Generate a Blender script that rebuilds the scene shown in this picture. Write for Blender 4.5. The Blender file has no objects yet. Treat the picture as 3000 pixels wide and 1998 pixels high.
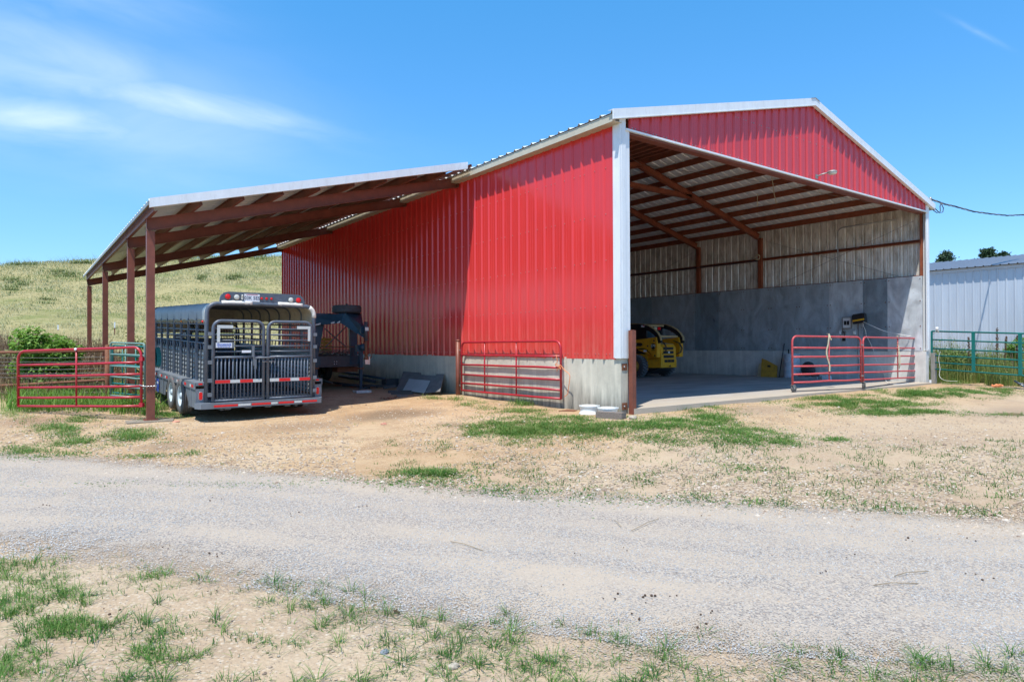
import bpy, math, random
from math import sin, cos, tan, pi, radians, sqrt, atan2, floor, exp
from mathutils import Vector, Matrix, Euler
random.seed(7)
C = bpy.context.scene.collection
SC = bpy.context.scene

# ------------------------------------------------------------------ camera
CP = Vector((-9.170, -8.867, 1.302)); YAW, PITCH, ROLL, FPX = 0.6393, 0.0063, -0.0041, 1934.0
_fw = Vector((sin(YAW), cos(YAW), 0)); _rt = Vector((cos(YAW), -sin(YAW), 0)); _up = Vector((0, 0, 1))
FW = _fw*cos(PITCH) + _up*sin(PITCH); _u2 = _up*cos(PITCH) - _fw*sin(PITCH)
RT = _rt*cos(ROLL) + _u2*sin(ROLL); UP = _u2*cos(ROLL) - _rt*sin(ROLL)
cd = bpy.data.cameras.new('camera'); cam = bpy.data.objects.new('camera', cd); C.objects.link(cam)
cd.sensor_width = 36; cd.lens = FPX*36/3000; cd.clip_start = .05; cd.clip_end = 3000
m = Matrix((( RT.x, UP.x, -FW.x, CP.x), (RT.y, UP.y, -FW.y, CP.y), (RT.z, UP.z, -FW.z, CP.z), (0,0,0,1)))
cam.matrix_world = m; SC.camera = cam

# ------------------------------------------------------------------ sun, sky, exposure
SUNV = Vector((0.37, 0.21, -1)).normalized()
sd = bpy.data.lights.new('sun', 'SUN'); sd.energy = 4.8; sd.angle = radians(.53); sd.color = (1, .955, .88)
so = bpy.data.objects.new('sun', sd); C.objects.link(so); so.rotation_mode = 'QUATERNION'
so.rotation_quaternion = SUNV.to_track_quat('-Z', 'Y'); so.location = (-20, -20, 40)
SC.cycles.max_bounces = 14; SC.cycles.diffuse_bounces = 7
SC.view_settings.view_transform = 'Standard'; SC.view_settings.look = 'None'
SC.view_settings.exposure = .38; SC.view_settings.gamma = 1
W = bpy.data.worlds.new('World'); SC.world = W; W.use_nodes = True
nt = W.node_tree; nt.nodes.clear(); N = nt.nodes.new; L = nt.links.new
out = N('ShaderNodeOutputWorld'); bg = N('ShaderNodeBackground'); sky = N('ShaderNodeTexSky')
sky.sky_type = 'NISHITA'; sky.sun_disc = False; sky.sun_elevation = math.asin(-SUNV.z)
sky.sun_rotation = atan2(-SUNV.x, -SUNV.y); sky.air_density = 1.0; sky.dust_density = .3; sky.ozone_density = 2.4; sky.altitude = 200
bg.inputs[1].default_value = .15
# thin cirrus in the sky, placed by direction
tc = N('ShaderNodeTexCoord'); mp = N('ShaderNodeMapping'); mp.vector_type = 'POINT'
mp.inputs['Rotation'].default_value = (0, 0, radians(8))       # cloud bank lies 8 degrees east of +Y
L(tc.outputs['Generated'], mp.inputs['Vector'])
sx = N('ShaderNodeSeparateXYZ'); L(mp.outputs[0], sx.inputs[0])
def wm(op, a, b=None, c=None):
    n = N('ShaderNodeMath'); n.operation = op
    for i, v in enumerate((a, b, c)):
        if v is None: continue
        if isinstance(v, (int, float)): n.inputs[i].default_value = v
        else: L(v, n.inputs[i])
    return n.outputs[0]
yy = wm('MAXIMUM', sx.outputs[1], .05)
U = wm('DIVIDE', sx.outputs[0], yy); V = wm('DIVIDE', sx.outputs[2], yy)
V2 = wm('ADD', V, wm('MULTIPLY', U, .05))
def streak(u0, v0, su, sv, amp, ns, ny, off):
    a = wm('POWER', wm('DIVIDE', wm('SUBTRACT', U, u0), su), 2); b = wm('POWER', wm('DIVIDE', wm('SUBTRACT', V2, v0), sv), 2)
    g = wm('POWER', 2.718, wm('MULTIPLY', wm('ADD', a, b), -1))
    cb = N('ShaderNodeCombineXYZ'); L(wm('MULTIPLY', U, ns), cb.inputs[0]); L(wm('MULTIPLY', V2, ny), cb.inputs[1]); cb.inputs[2].default_value = off
    nz = N('ShaderNodeTexNoise'); nz.inputs['Scale'].default_value = 1; nz.inputs['Detail'].default_value = 6; nz.inputs['Roughness'].default_value = .55
    nz.inputs['Distortion'].default_value = .6; L(cb.outputs[0], nz.inputs['Vector'])
    r = N('ShaderNodeMapRange'); r.inputs[1].default_value = .22; r.inputs[2].default_value = .80; L(nz.outputs[0], r.inputs[0])
    return wm('MULTIPLY', wm('MULTIPLY', g, r.outputs[0]), amp)
mk = streak(.02, .332, .21, .030, .66, 5, 15, 1)
mk = wm('MAXIMUM', mk, streak(-.13, .350, .16, .048, .66, 4, 11, 3))
mk = wm('MAXIMUM', mk, streak(-.12, .275, .17, .034, .60, 5, 15, 4))
mk = wm('MAXIMUM', mk, streak(-.08, .31, .26, .10, .42, 3, 8, 9))
mk = wm('MAXIMUM', mk, streak(-.14, .46, .18, .07, .45, 4, 12, 12))
mk = wm('MAXIMUM', mk, streak(2.06, .98, .13, .010, .16, 6, 24, 15))
tint = N('ShaderNodeMix'); tint.data_type = 'RGBA'; tint.blend_type = 'MULTIPLY'; tint.inputs[0].default_value = 1
L(sky.outputs[0], tint.inputs[6])
s0 = N('ShaderNodeSeparateXYZ'); L(tc.outputs['Generated'], s0.inputs[0]); cr = N('ShaderNodeValToRGB'); L(s0.outputs[2], cr.inputs[0])
cr.color_ramp.elements[0].position = 0; cr.color_ramp.elements[0].color = (.60, .75, 1.02, 1)
cr.color_ramp.elements[1].position = .5; cr.color_ramp.elements[1].color = (.42, 1.12, 1.40, 1)
L(cr.outputs[0], tint.inputs[7])
mx = N('ShaderNodeMix'); mx.data_type = 'RGBA'; L(mk, mx.inputs[0]); L(tint.outputs[2], mx.inputs[6]); mx.inputs[7].default_value = (5.6, 6.4, 7.6, 1)
L(mx.outputs[2], bg.inputs[0]); L(bg.outputs[0], out.inputs[0])

# ------------------------------------------------------------------ measured points -> world
def ray(u, v): return FW + RT*((u-1500)/FPX) - UP*((v-999)/FPX)
def onz(u, v, z): d = ray(u, v); return CP + d*((z-CP.z)/d.z)
def onx(u, v, x): d = ray(u, v); return CP + d*((x-CP.x)/d.x)
def ony(u, v, y): d = ray(u, v); return CP + d*((y-CP.y)/d.y)
def atd(u, v, d): return CP + ray(u, v)*d

# ------------------------------------------------------------------ materials
def nodes(name):
    m = bpy.data.materials.new(name); m.use_nodes = True
    t = m.node_tree; b = t.nodes['Principled BSDF']; return m, t, b
def noise(t, scale, detail=4, rough=.6, vec=None, dist=0):
    n = t.nodes.new('ShaderNodeTexNoise'); n.inputs['Scale'].default_value = scale; n.inputs['Detail'].default_value = detail
    n.inputs['Roughness'].default_value = rough; n.inputs['Distortion'].default_value = dist
    if vec is not None: t.links.new(vec, n.inputs['Vector'])
    return n.outputs[0]
def ramp(t, fac, stops):
    r = t.nodes.new('ShaderNodeValToRGB'); t.links.new(fac, r.inputs[0]); e = r.color_ramp.elements
    while len(e) < len(stops): e.new(.5)
    for i, (p, c) in enumerate(stops): e[i].position = p; e[i].color = (*c, 1) if len(c) == 3 else c
    return r.outputs[0]
def mix(t, f, a, b, mode='MIX'):
    n = t.nodes.new('ShaderNodeMix'); n.data_type = 'RGBA'; n.blend_type = mode
    for s, v in ((0, f), (6, a), (7, b)):
        if isinstance(v, (int, float)): n.inputs[s].default_value = v
        elif isinstance(v, tuple): n.inputs[s].default_value = (*v, 1)
        else: t.links.new(v, n.inputs[s])
    return n.outputs[2]
def mth(t, op, a, b=None):
    n = t.nodes.new('ShaderNodeMath'); n.operation = op
    for i, v in enumerate((a, b)):
        if v is None: continue
        if isinstance(v, (int, float)): n.inputs[i].default_value = v
        else: t.links.new(v, n.inputs[i])
    return n.outputs[0]
def mapr(t, v, a, b, c=0, d=1):
    n = t.nodes.new('ShaderNodeMapRange'); t.links.new(v, n.inputs[0])
    for i, x in enumerate((a, b, c, d)): n.inputs[i+1].default_value = x
    return n.outputs[0]
def pos(t, scale=(1,1,1)):
    g = t.nodes.new('ShaderNodeNewGeometry'); mp = t.nodes.new('ShaderNodeMapping'); t.links.new(g.outputs['Position'], mp.inputs[0])
    mp.inputs['Scale'].default_value = scale; return mp.outputs[0]
def opos(t, scale=(1,1,1)):
    g = t.nodes.new('ShaderNodeTexCoord'); mp = t.nodes.new('ShaderNodeMapping'); t.links.new(g.outputs['Object'], mp.inputs[0])
    mp.inputs['Scale'].default_value = scale; return mp.outputs[0]
def bump(t, b, h, strength=.3, dist=.01):
    n = t.nodes.new('ShaderNodeBump'); n.inputs['Strength'].default_value = strength; n.inputs['Distance'].default_value = dist
    t.links.new(h, n.inputs['Height']); t.links.new(n.outputs[0], b.inputs['Normal'])
def paint(name, col, rough=.45, metal=0, var=.25, dirt=None, dirt_amt=.3, scale=6, spec=.5, stretch=(1,1,1), bumps=.0, fine=60):
    """painted or bare surface with tone variation, patches of dirt or rust, and roughness breakup"""
    m, t, b = nodes(name); v = pos(t, stretch)
    n1 = noise(t, scale, 5, .65, v); n2 = noise(t, fine, 3, .6, v)
    dark = tuple(c*(1-var) for c in col); lite = tuple(min(1, c*(1+var*.6)) for c in col)
    c = ramp(t, n1, [(.3, dark), (.7, lite)])
    if dirt:
        f = mapr(t, mth(t, 'ADD', mth(t, 'MULTIPLY', n2, .5), mth(t, 'MULTIPLY', noise(t, scale*2.3, 6, .7, v), .7)), .62, .82, 0, 1)
        c = mix(t, mth(t, 'MULTIPLY', f, dirt_amt), c, dirt)
    t.links.new(c, b.inputs['Base Color']); b.inputs['Metallic'].default_value = metal
    t.links.new(mapr(t, n2, .3, .7, max(.05, rough-.1), min(1, rough+.12)), b.inputs['Roughness'])
    b.inputs['Specular IOR Level'].default_value = spec
    if bumps: bump(t, b, n1, bumps, .01)
    return m

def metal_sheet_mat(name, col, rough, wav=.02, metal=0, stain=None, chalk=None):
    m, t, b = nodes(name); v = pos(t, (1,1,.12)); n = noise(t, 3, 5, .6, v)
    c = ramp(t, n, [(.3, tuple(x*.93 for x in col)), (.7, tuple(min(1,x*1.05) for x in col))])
    
    if stain:
        s = mapr(t, noise(t, 5, 6, .7, pos(t, (1.2,1.2,.35))), .42, .68, 0, 1)
        c = mix(t, mth(t, 'MULTIPLY', s, .6), c, stain)
    if chalk:
        s = mapr(t, noise(t, 9, 6, .75, pos(t, (1,1,.2))), .56, .75, 0, .5); c = mix(t, s, c, chalk)
    t.links.new(c, b.inputs['Base Color']); b.inputs['Metallic'].default_value = metal
    t.links.new(mapr(t, n, .3, .7, rough-.03, rough+.05), b.inputs['Roughness'])
    if 'red' in name:
        g = t.nodes.new('ShaderNodeNewGeometry'); sz_ = t.nodes.new('ShaderNodeSeparateXYZ'); t.links.new(g.outputs['Position'], sz_.inputs[0])
        k = mth(t, 'MULTIPLY', mapr(t, sz_.outputs[2], 1.9, 1.0, 0, .30), mapr(t, noise(t, 7, 5, .7, pos(t, (1,1,.4))), .35, .65, .1, 1)); c = mix(t, k, c, (.42,.27,.19))
        k = mapr(t, noise(t, 2.4, 4, .6, pos(t, (1.6,1.6,.10))), .5, .72, 0, .10); c = mix(t, k, c, tuple(min(1,x*1.1+.03) for x in col)); t.links.new(c, b.inputs['Base Color'])
        b.inputs['Specular IOR Level'].default_value = .55
    bump(t, b, noise(t, 2.2, 3, .5, pos(t, (1,1,.5))), wav, .05)
    return m
M = {}
M['red_wall'] = metal_sheet_mat('red_wall', (.66, .040, .036), .19, .02)
M['red_gable'] = metal_sheet_mat('red_gable', (.54, .045, .048), .26, .02)
M['galv_roof'] = metal_sheet_mat('galv_roof', (.74, .75, .75), .36, .04, .2)
M['galv_in'] = metal_sheet_mat('galv_in', (.86, .83, .75), .36, .05, .3, stain=(.20,.15,.075))
M['shed_metal'] = metal_sheet_mat('shed_metal', (.50, .55, .61), .38, .08, .25)
M['shed_roof'] = metal_sheet_mat('shed_roof', (.20, .215, .245), .40, .08, .35)
M['white_trim'] = paint('white_trim', (.74, .76, .78), .42, 0, .08, (.42,.42,.40), .35, 5, stretch=(1,1,.25))
M['beige_trim'] = paint('beige_trim', (.50, .46, .36), .5, 0, .1, (.25,.2,.13), .3, 4)
M['red_steel'] = paint('red_steel', (.20, .058, .034), .48, 0, .25, (.11,.045,.028), .5, 4)
M['red_steel_in'] = paint('red_steel_in', (.26, .070, .030), .55, 0, .35, (.10,.04,.025), .6, 3)
M['gate_red'] = paint('gate_red', (.42, .018, .032), .34, 0, .15, (.20,.05,.035), .5, 8)
M['gate_red_worn'] = paint('gate_red_worn', (.50, .055, .065), .5, 0, .2, (.52,.34,.28), .75, 14)
M['gate_green'] = paint('gate_green', (.006, .15, .135), .38, 0, .2, (.03,.10,.09), .4, 9)
M['gate_sage'] = paint('gate_sage', (.16, .27, .235), .5, 0, .2, (.07,.2,.17), .6, 7)
M['trailer_paint'] = paint('trailer_paint', (.095, .118, .155), .42, 0, .25, (.17,.155,.14), .5, 9)
M['trailer_panel'] = paint('trailer_panel', (.155, .175, .20), .45, 0, .2, (.22,.2,.18), .5, 5)
M['lining'] = paint('lining', (.36, .37, .36), .35, .3, .2, (.22,.19,.15), .4, 8)
M['stalk'] = paint('stalk', (.30,.23,.14), .9, 0, .3)
M['screw_head'] = paint('screw_head', (.50,.14,.13), .5, 0, .2)
M['rubber_lug'] = paint('rubber_lug', (.17,.18,.20), .8, 0, .25, (.26,.22,.17), .5, 9)
M['rust'] = paint('rust', (.20, .075, .035), .8, 0, .35, (.09,.05,.035), .6, 14)
M['dull_steel'] = paint('dull_steel', (.33, .33, .32), .45, .5, .2, (.2,.15,.1), .5, 12)
M['bright_steel'] = paint('bright_steel', (.62, .62, .62), .3, .8, .15, (.35,.3,.25), .3, 12)
M['blue_steel'] = paint('blue_steel', (.014, .055, .092), .38, 0, .3, (.06,.06,.06), .6, 7)
M['dark_steel'] = paint('dark_steel', (.055, .053, .062), .5, 0, .3, (.14,.08,.05), .5, 8)
M['rubber'] = paint('rubber', (.062, .066, .072), .75, 0, .2, (.16,.14,.12), .6, 12)
M['rubber_dusty'] = paint('rubber_dusty', (.12, .115, .11), .85, 0, .2, (.28,.25,.21), .6, 9)
M['tarp'] = paint('tarp', (.34, .36, .38), .6, 0, .2, (.3,.3,.29), .4, 4, bumps=.5)
M['tarp_in'] = paint('tarp_in', (.60, .54, .42), .75, 0, .2, (.35,.28,.2), .5, 4, bumps=.5)
M['tarp_tan'] = paint('tarp_tan', (.70, .64, .50), .7, 0, .12, (.5,.42,.3), .4, 4)
M['white_wrap'] = paint('white_wrap', (.78, .74, .66), .6, 0, .1, (.5,.43,.33), .4, 12)
M['reflect_red'] = paint('reflect_red', (.72, .012, .015), .35, 0, .15, (.4,.1,.08), .4, 30)
M['reflect_white'] = paint('reflect_white', (.62, .64, .62), .35, 0, .15, (.4,.38,.33), .4, 30)
M['lens_red'] = paint('lens_red', (.80, .010, .015), .16, 0, .1, None, 0, 30)
M['lens_amber'] = paint('lens_amber', (.85, .25, .01), .16, 0, .1, None, 0, 30)
M['lens_white'] = paint('lens_white', (.66, .66, .60), .2, 0, .1, (.5,.46,.36), .4, 30)
M['sign_white'] = paint('sign_white', (.78, .80, .84), .4, 0, .06, (.5,.5,.5), .3, 12)
M['sign_blue'] = paint('sign_blue', (.035, .10, .48), .4, 0, .1)
M['sign_red'] = paint('sign_red', (.5, .03, .06), .4, 0, .1)
M['ink'] = paint('ink', (.01, .02, .07), .5, 0, .1)
M['white_ink'] = paint('white_ink', (.92, .94, .80), .5, 0, .1)
M['loader_yellow'] = paint('loader_yellow', (.86, .42, .018), .42, 0, .18, (.30,.20,.09), .5, 7)
M['loader_dust'] = paint('loader_dust', (.46, .34, .17), .75, 0, .2, (.3,.22,.12), .5, 9)
M['yellow_old'] = paint('yellow_old', (.52, .30, .04), .6, 0, .2, (.13,.10,.07), .8, 6)
M['black_plastic'] = paint('black_plastic', (.018, .019, .022), .4, 0, .2, (.09,.08,.07), .4, 12)
M['glass'] = paint('glass', (.03, .06, .08), .08, 0, .2)
M['wood'] = paint('wood', (.20, .165, .14), .85, 0, .3, (.07,.055,.05), .6, 7, stretch=(1,6,6), bumps=.6)
M['wood_grey'] = paint('wood_grey', (.27, .255, .225), .85, 0, .3, (.1,.09,.08), .6, 8, stretch=(5,5,.6), bumps=.6)
M['wood_dark'] = paint('wood_dark', (.085, .075, .070), .85, 0, .3, (.03,.03,.03), .6, 7, stretch=(1,6,6), bumps=.6)
M['board_dark'] = paint('board_dark', (.17, .165, .16), .85, 0, .25, (.08,.08,.08), .5, 4)
M['board_light'] = paint('board_light', (.40, .43, .43), .8, 0, .1, (.25,.26,.26), .4, 4)
M['rim_white'] = paint('rim_white', (.76, .78, .76), .45, 0, .08, (.38,.36,.31), .5, 9)
M['rim_blue'] = paint('rim_blue', (.48, .56, .60), .5, 0, .1, (.3,.3,.28), .5, 9)
M['rope_tan'] = paint('rope_tan', (.58, .50, .34), .9, 0, .2)
M['rope_white'] = paint('rope_white', (.75, .74, .70), .8, 0, .1)
M['rope_orange'] = paint('rope_orange', (.75, .25, .10), .8, 0, .15)
M['wire'] = paint('wire', (.22, .20, .18), .5, .5, .2)
M['cable'] = paint('cable', (.03, .045, .07), .5, 0, .2)
M['drum_white'] = paint('drum_white', (.58, .64, .72), .5, 0, .1, (.20,.09,.05), .9, 5)
M['blue_plastic'] = paint('blue_plastic', (.02, .10, .32), .4, 0, .2)
M['stone_pink'] = paint('stone_pink', (.52, .24, .16), .85, 0, .2)
M['pole_green'] = paint('pole_green', (.02, .20, .15), .5, 0, .2)
M['tpost'] = paint('tpost', (.22, .09, .06), .7, 0, .2)

def concrete_mat(name, base, stain_amt, vert=True, blue=0):
    m, t, b = nodes(name)
    n = noise(t, 2.2, 6, .65, pos(t)); f = noise(t, 60, 4, .7, pos(t))
    c = ramp(t, n, [(.3, tuple(x*.8 for x in base)), (.7, tuple(min(1, x*1.12) for x in base))])
    c = mix(t, mapr(t, f, .35, .75, 0, .25), c, tuple(x*.55 for x in base))
    if vert:
        run = noise(t, 4.5, 5, .7, pos(t, (1,1,.12)))
        g = t.nodes.new('ShaderNodeNewGeometry'); s = t.nodes.new('ShaderNodeSeparateXYZ'); t.links.new(g.outputs['Position'], s.inputs[0])
        # lichen and splash stain: strongest near the foot of the wall, where mud splashes up
        low = mapr(t, s.outputs[2], .75, -.05, 0, 1)
        k = mapr(t, mth(t, 'ADD', mth(t, 'MULTIPLY', low, .50), mth(t, 'MULTIPLY', run, .8)), .56, .95, 0, stain_amt)
        c = mix(t, k, c, (.055, .052, .042))
        k2 = mapr(t, noise(t, 6, 5, .6, pos(t, (1,1,.08))), .5, .75, 0, .5); c = mix(t, k2, c, tuple(min(1, x*1.35) for x in base))
    t.links.new(c, b.inputs['Base Color']); b.inputs['Roughness'].default_value = .88
    bump(t, b, mth(t, 'ADD', mth(t, 'MULTIPLY', n, .6), f), .35, .006)
    return m
M['conc_wall'] = concrete_mat('conc_wall', (.60, .555, .45), .85)
M['conc_shade'] = concrete_mat('conc_shade', (.44, .45, .45), .35)
M['conc_in'] = concrete_mat('conc_in', (.66, .66, .63), .3)
def slab_mat():
    m, t, b = nodes('slab')
    n = noise(t, 1.1, 6, .7, pos(t, (.5,1.6,1))); f = noise(t, 45, 4, .7, pos(t))
    g = t.nodes.new('ShaderNodeNewGeometry'); s = t.nodes.new('ShaderNodeSeparateXYZ'); t.links.new(g.outputs['Position'], s.inputs[0])
    c = ramp(t, n, [(.28, (.20,.20,.20)), (.5, (.34,.335,.335)), (.75, (.50,.49,.485))])
    dust = mapr(t, mth(t, 'ADD', s.outputs[1], mth(t, 'MULTIPLY', n, 1.6)), 2.6, .9, 0, 1)   # tan dust blown in over the sill
    c = mix(t, mth(t, 'MULTIPLY', dust, .85), c, (.48, .40, .30))
    c = mix(t, mapr(t, f, .35, .75, 0, .3), c, (.13,.125,.12))
    t.links.new(c, b.inputs['Base Color']); b.inputs['Roughness'].default_value = .72
    bump(t, b, f, .25, .004); return m
M['slab'] = slab_mat()
def sheet_mat(name, base, rough=.35):
    m, t, b = nodes(name); v = pos(t, (1,1,.6))
    n = noise(t, 1.6, 5, .6, v, 1.2); n2 = noise(t, 7, 5, .7, pos(t, (1,1,.2)))
    c = ramp(t, n, [(.3, tuple(x*.72 for x in base)), (.7, tuple(min(1,x*1.25) for x in base))])
    c = mix(t, mapr(t, n2, .5, .78, 0, .5), c, tuple(x*.55 for x in base))
    sp = mapr(t, noise(t, 22, 2, .5, pos(t)), .70, .76, 0, .7); c = mix(t, sp, c, (.10,.07,.05))
    t.links.new(c, b.inputs['Base Color']); b.inputs['Metallic'].default_value = .3
    t.links.new(mapr(t, n, .3, .7, rough-.08, rough+.15), b.inputs['Roughness'])
    bump(t, b, noise(t, 1.3, 2, .5, pos(t)), .6, .12); return m
M['sheet0'] = sheet_mat('sheet0', (.30, .40, .47)); M['sheet1'] = sheet_mat('sheet1', (.44, .53, .59)); M['sheet2'] = sheet_mat('sheet2', (.56, .63, .67))
M['sheet3'] = sheet_mat('sheet3', (.26, .32, .36)); M['sheet4'] = sheet_mat('sheet4', (.66, .70, .73), .42)

def leaf_mat(name, a, b_, c_=None, trans=.25, attr=True):
    m, t, b = nodes(name)
    if attr:
        at = t.nodes.new('ShaderNodeAttribute'); at.attribute_name = 'tint'; f = at.outputs['Fac']
    else: f = noise(t, 3, 3, .6, pos(t))
    st = [(0, a), (1, b_)] if c_ is None else [(0, a), (.55, b_), (1, c_)]
    t.links.new(ramp(t, f, st), b.inputs['Base Color']); b.inputs['Roughness'].default_value = .6
    tr = t.nodes.new('ShaderNodeBsdfTranslucent'); t.links.new(ramp(t, f, st), tr.inputs[0])
    ms = t.nodes.new('ShaderNodeMixShader'); ms.inputs[0].default_value = trans
    t.links.new(b.outputs[0], ms.inputs[1]); t.links.new(tr.outputs[0], ms.inputs[2])
    t.links.new(ms.outputs[0], t.nodes['Material Output'].inputs[0]); return m
M['grass'] = leaf_mat('grass', (.035,.125,.014), (.11,.25,.034), (.33,.36,.12), .38)
M['grass_dry'] = leaf_mat('grass_dry', (.15,.22,.05), (.33,.335,.17), (.46,.43,.27))
M['leaf_bright'] = leaf_mat('leaf_bright', (.05,.15,.016), (.17,.33,.04), (.32,.46,.09), .4)
M['leaf_mid'] = leaf_mat('leaf_mid', (.05,.10,.015), (.13,.20,.035), (.30,.27,.09))
M['leaf_pine'] = leaf_mat('leaf_pine', (.010,.028,.012), (.025,.062,.022), (.05,.10,.04), .1)
M['leaf_brown'] = leaf_mat('leaf_brown', (.10,.055,.03), (.17,.10,.055), (.24,.17,.09))
M['bark'] = paint('bark', (.12,.085,.06), .9, 0, .3, (.05,.04,.03), .5, 8)

# ground: pale tan gravelly dirt, grey gravel fringe and hill pasture by place
def ground_mat():
    m, t, b = nodes('ground')
    P = pos(t); g = t.nodes.new('ShaderNodeNewGeometry'); s = t.nodes.new('ShaderNodeSeparateXYZ'); t.links.new(g.outputs['Position'], s.inputs[0])
    big = noise(t, .35, 5, .6, P); mid = noise(t, 1.8, 6, .7, P); fin = noise(t, 28, 5, .75, P); gr = noise(t, 110, 3, .7, P)
    c = ramp(t, big, [(.32, (.349,.212,.109)), (.5, (.435,.294,.164)), (.68, (.487,.359,.226))])
    c = mix(t, mapr(t, mid, .50, .66, 0, .9), c, (.288,.184,.102))
    c = mix(t, mapr(t, mid, .48, .30, 0, .6), c, (.522,.392,.247))
    # stones
    vo = t.nodes.new('ShaderNodeTexVoronoi'); vo.inputs['Scale'].default_value = 38; t.links.new(P, vo.inputs['Vector'])
    stn = ramp(t, vo.outputs['Color'], [(.15, (.260,.163,.088)), (.4, (.435,.302,.175)), (.65, (.539,.424,.291)), (.9, (.627,.538,.423))])
    amt = mapr(t, noise(t, .9, 4, .6, P), .38, .58, .1, .9)
    c = mix(t, mth(t, 'MULTIPLY', mapr(t, vo.outputs['Distance'], .55, .25, 0, 1), amt), c, stn)
    c = mix(t, mapr(t, noise(t, 7, 5, .75, P), .54, .68, 0, .45), c, (.263,.170,.105))
    c = mix(t, mapr(t, fin, .54, .72, 0, .5), c, (.183,.118,.065))
    c = mix(t, mapr(t, gr, .55, .75, 0, .35), c, (.574,.465,.327))
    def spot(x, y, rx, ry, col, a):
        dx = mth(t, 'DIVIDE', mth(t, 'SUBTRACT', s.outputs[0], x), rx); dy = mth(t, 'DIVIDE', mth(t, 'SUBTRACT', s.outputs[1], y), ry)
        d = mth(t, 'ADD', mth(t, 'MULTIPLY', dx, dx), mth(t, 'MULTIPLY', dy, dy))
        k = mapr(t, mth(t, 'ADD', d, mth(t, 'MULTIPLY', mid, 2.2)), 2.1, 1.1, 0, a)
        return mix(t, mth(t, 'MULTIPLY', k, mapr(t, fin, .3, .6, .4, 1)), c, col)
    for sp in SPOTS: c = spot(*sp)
    # grey-white fines drifted off the road on the near side
    nr = mapr(t, mth(t, 'ADD', mth(t, 'ADD', mth(t, 'MULTIPLY', s.outputs[0], .83), s.outputs[1]), mth(t, 'MULTIPLY', mid, 1.6)), -13.3, -11.4, 0, 1)
    nr = mth(t, 'MULTIPLY', nr, mapr(t, s.outputs[1], -1.5, -3.2, 0, 1))
    c = mix(t, mth(t, 'MULTIPLY', nr, .35), c, mix(t, mapr(t, fin, .4, .7), (.400,.335,.262), (.487,.417,.327)))
    # pasture on the hill
    h1 = noise(t, .16, 6, .65, P); h2 = noise(t, 2.4, 5, .75, pos(t, (1,.6,1)))
    hill = ramp(t, h2, [(.28, (.138,.123,.043)), (.45, (.291,.245,.106)), (.62, (.380,.318,.155)), (.8, (.454,.375,.205))])
    hill = mix(t, mapr(t, h1, .52, .66, 0, .75), hill, mix(t, h2, (.080,.114,.021), (.210,.229,.064)))
    hm = mapr(t, mth(t, 'ADD', s.outputs[1], mth(t, 'MULTIPLY', mid, 3)), 10.5, 14, 0, 1)
    hl = mapr(t, mth(t, 'SUBTRACT', mth(t, 'MULTIPLY', s.outputs[1], .9), mth(t, 'ADD', mth(t, 'MULTIPLY', s.outputs[0], 1.1), mth(t, 'MULTIPLY', mid, 1.0))), 16.0, 17.6, 0, 1)
    c = mix(t, mth(t, 'MAXIMUM', hm, hl), c, hill)
    t.links.new(c, b.inputs['Base Color']); b.inputs['Roughness'].default_value = .92; b.inputs['Specular IOR Level'].default_value = .2
    bump(t, b, mth(t, 'ADD', mth(t, 'MULTIPLY', vo.outputs['Distance'], -.7), mth(t, 'ADD', fin, mth(t, 'MULTIPLY', gr, .4))), .6, .018)
    return m
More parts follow.
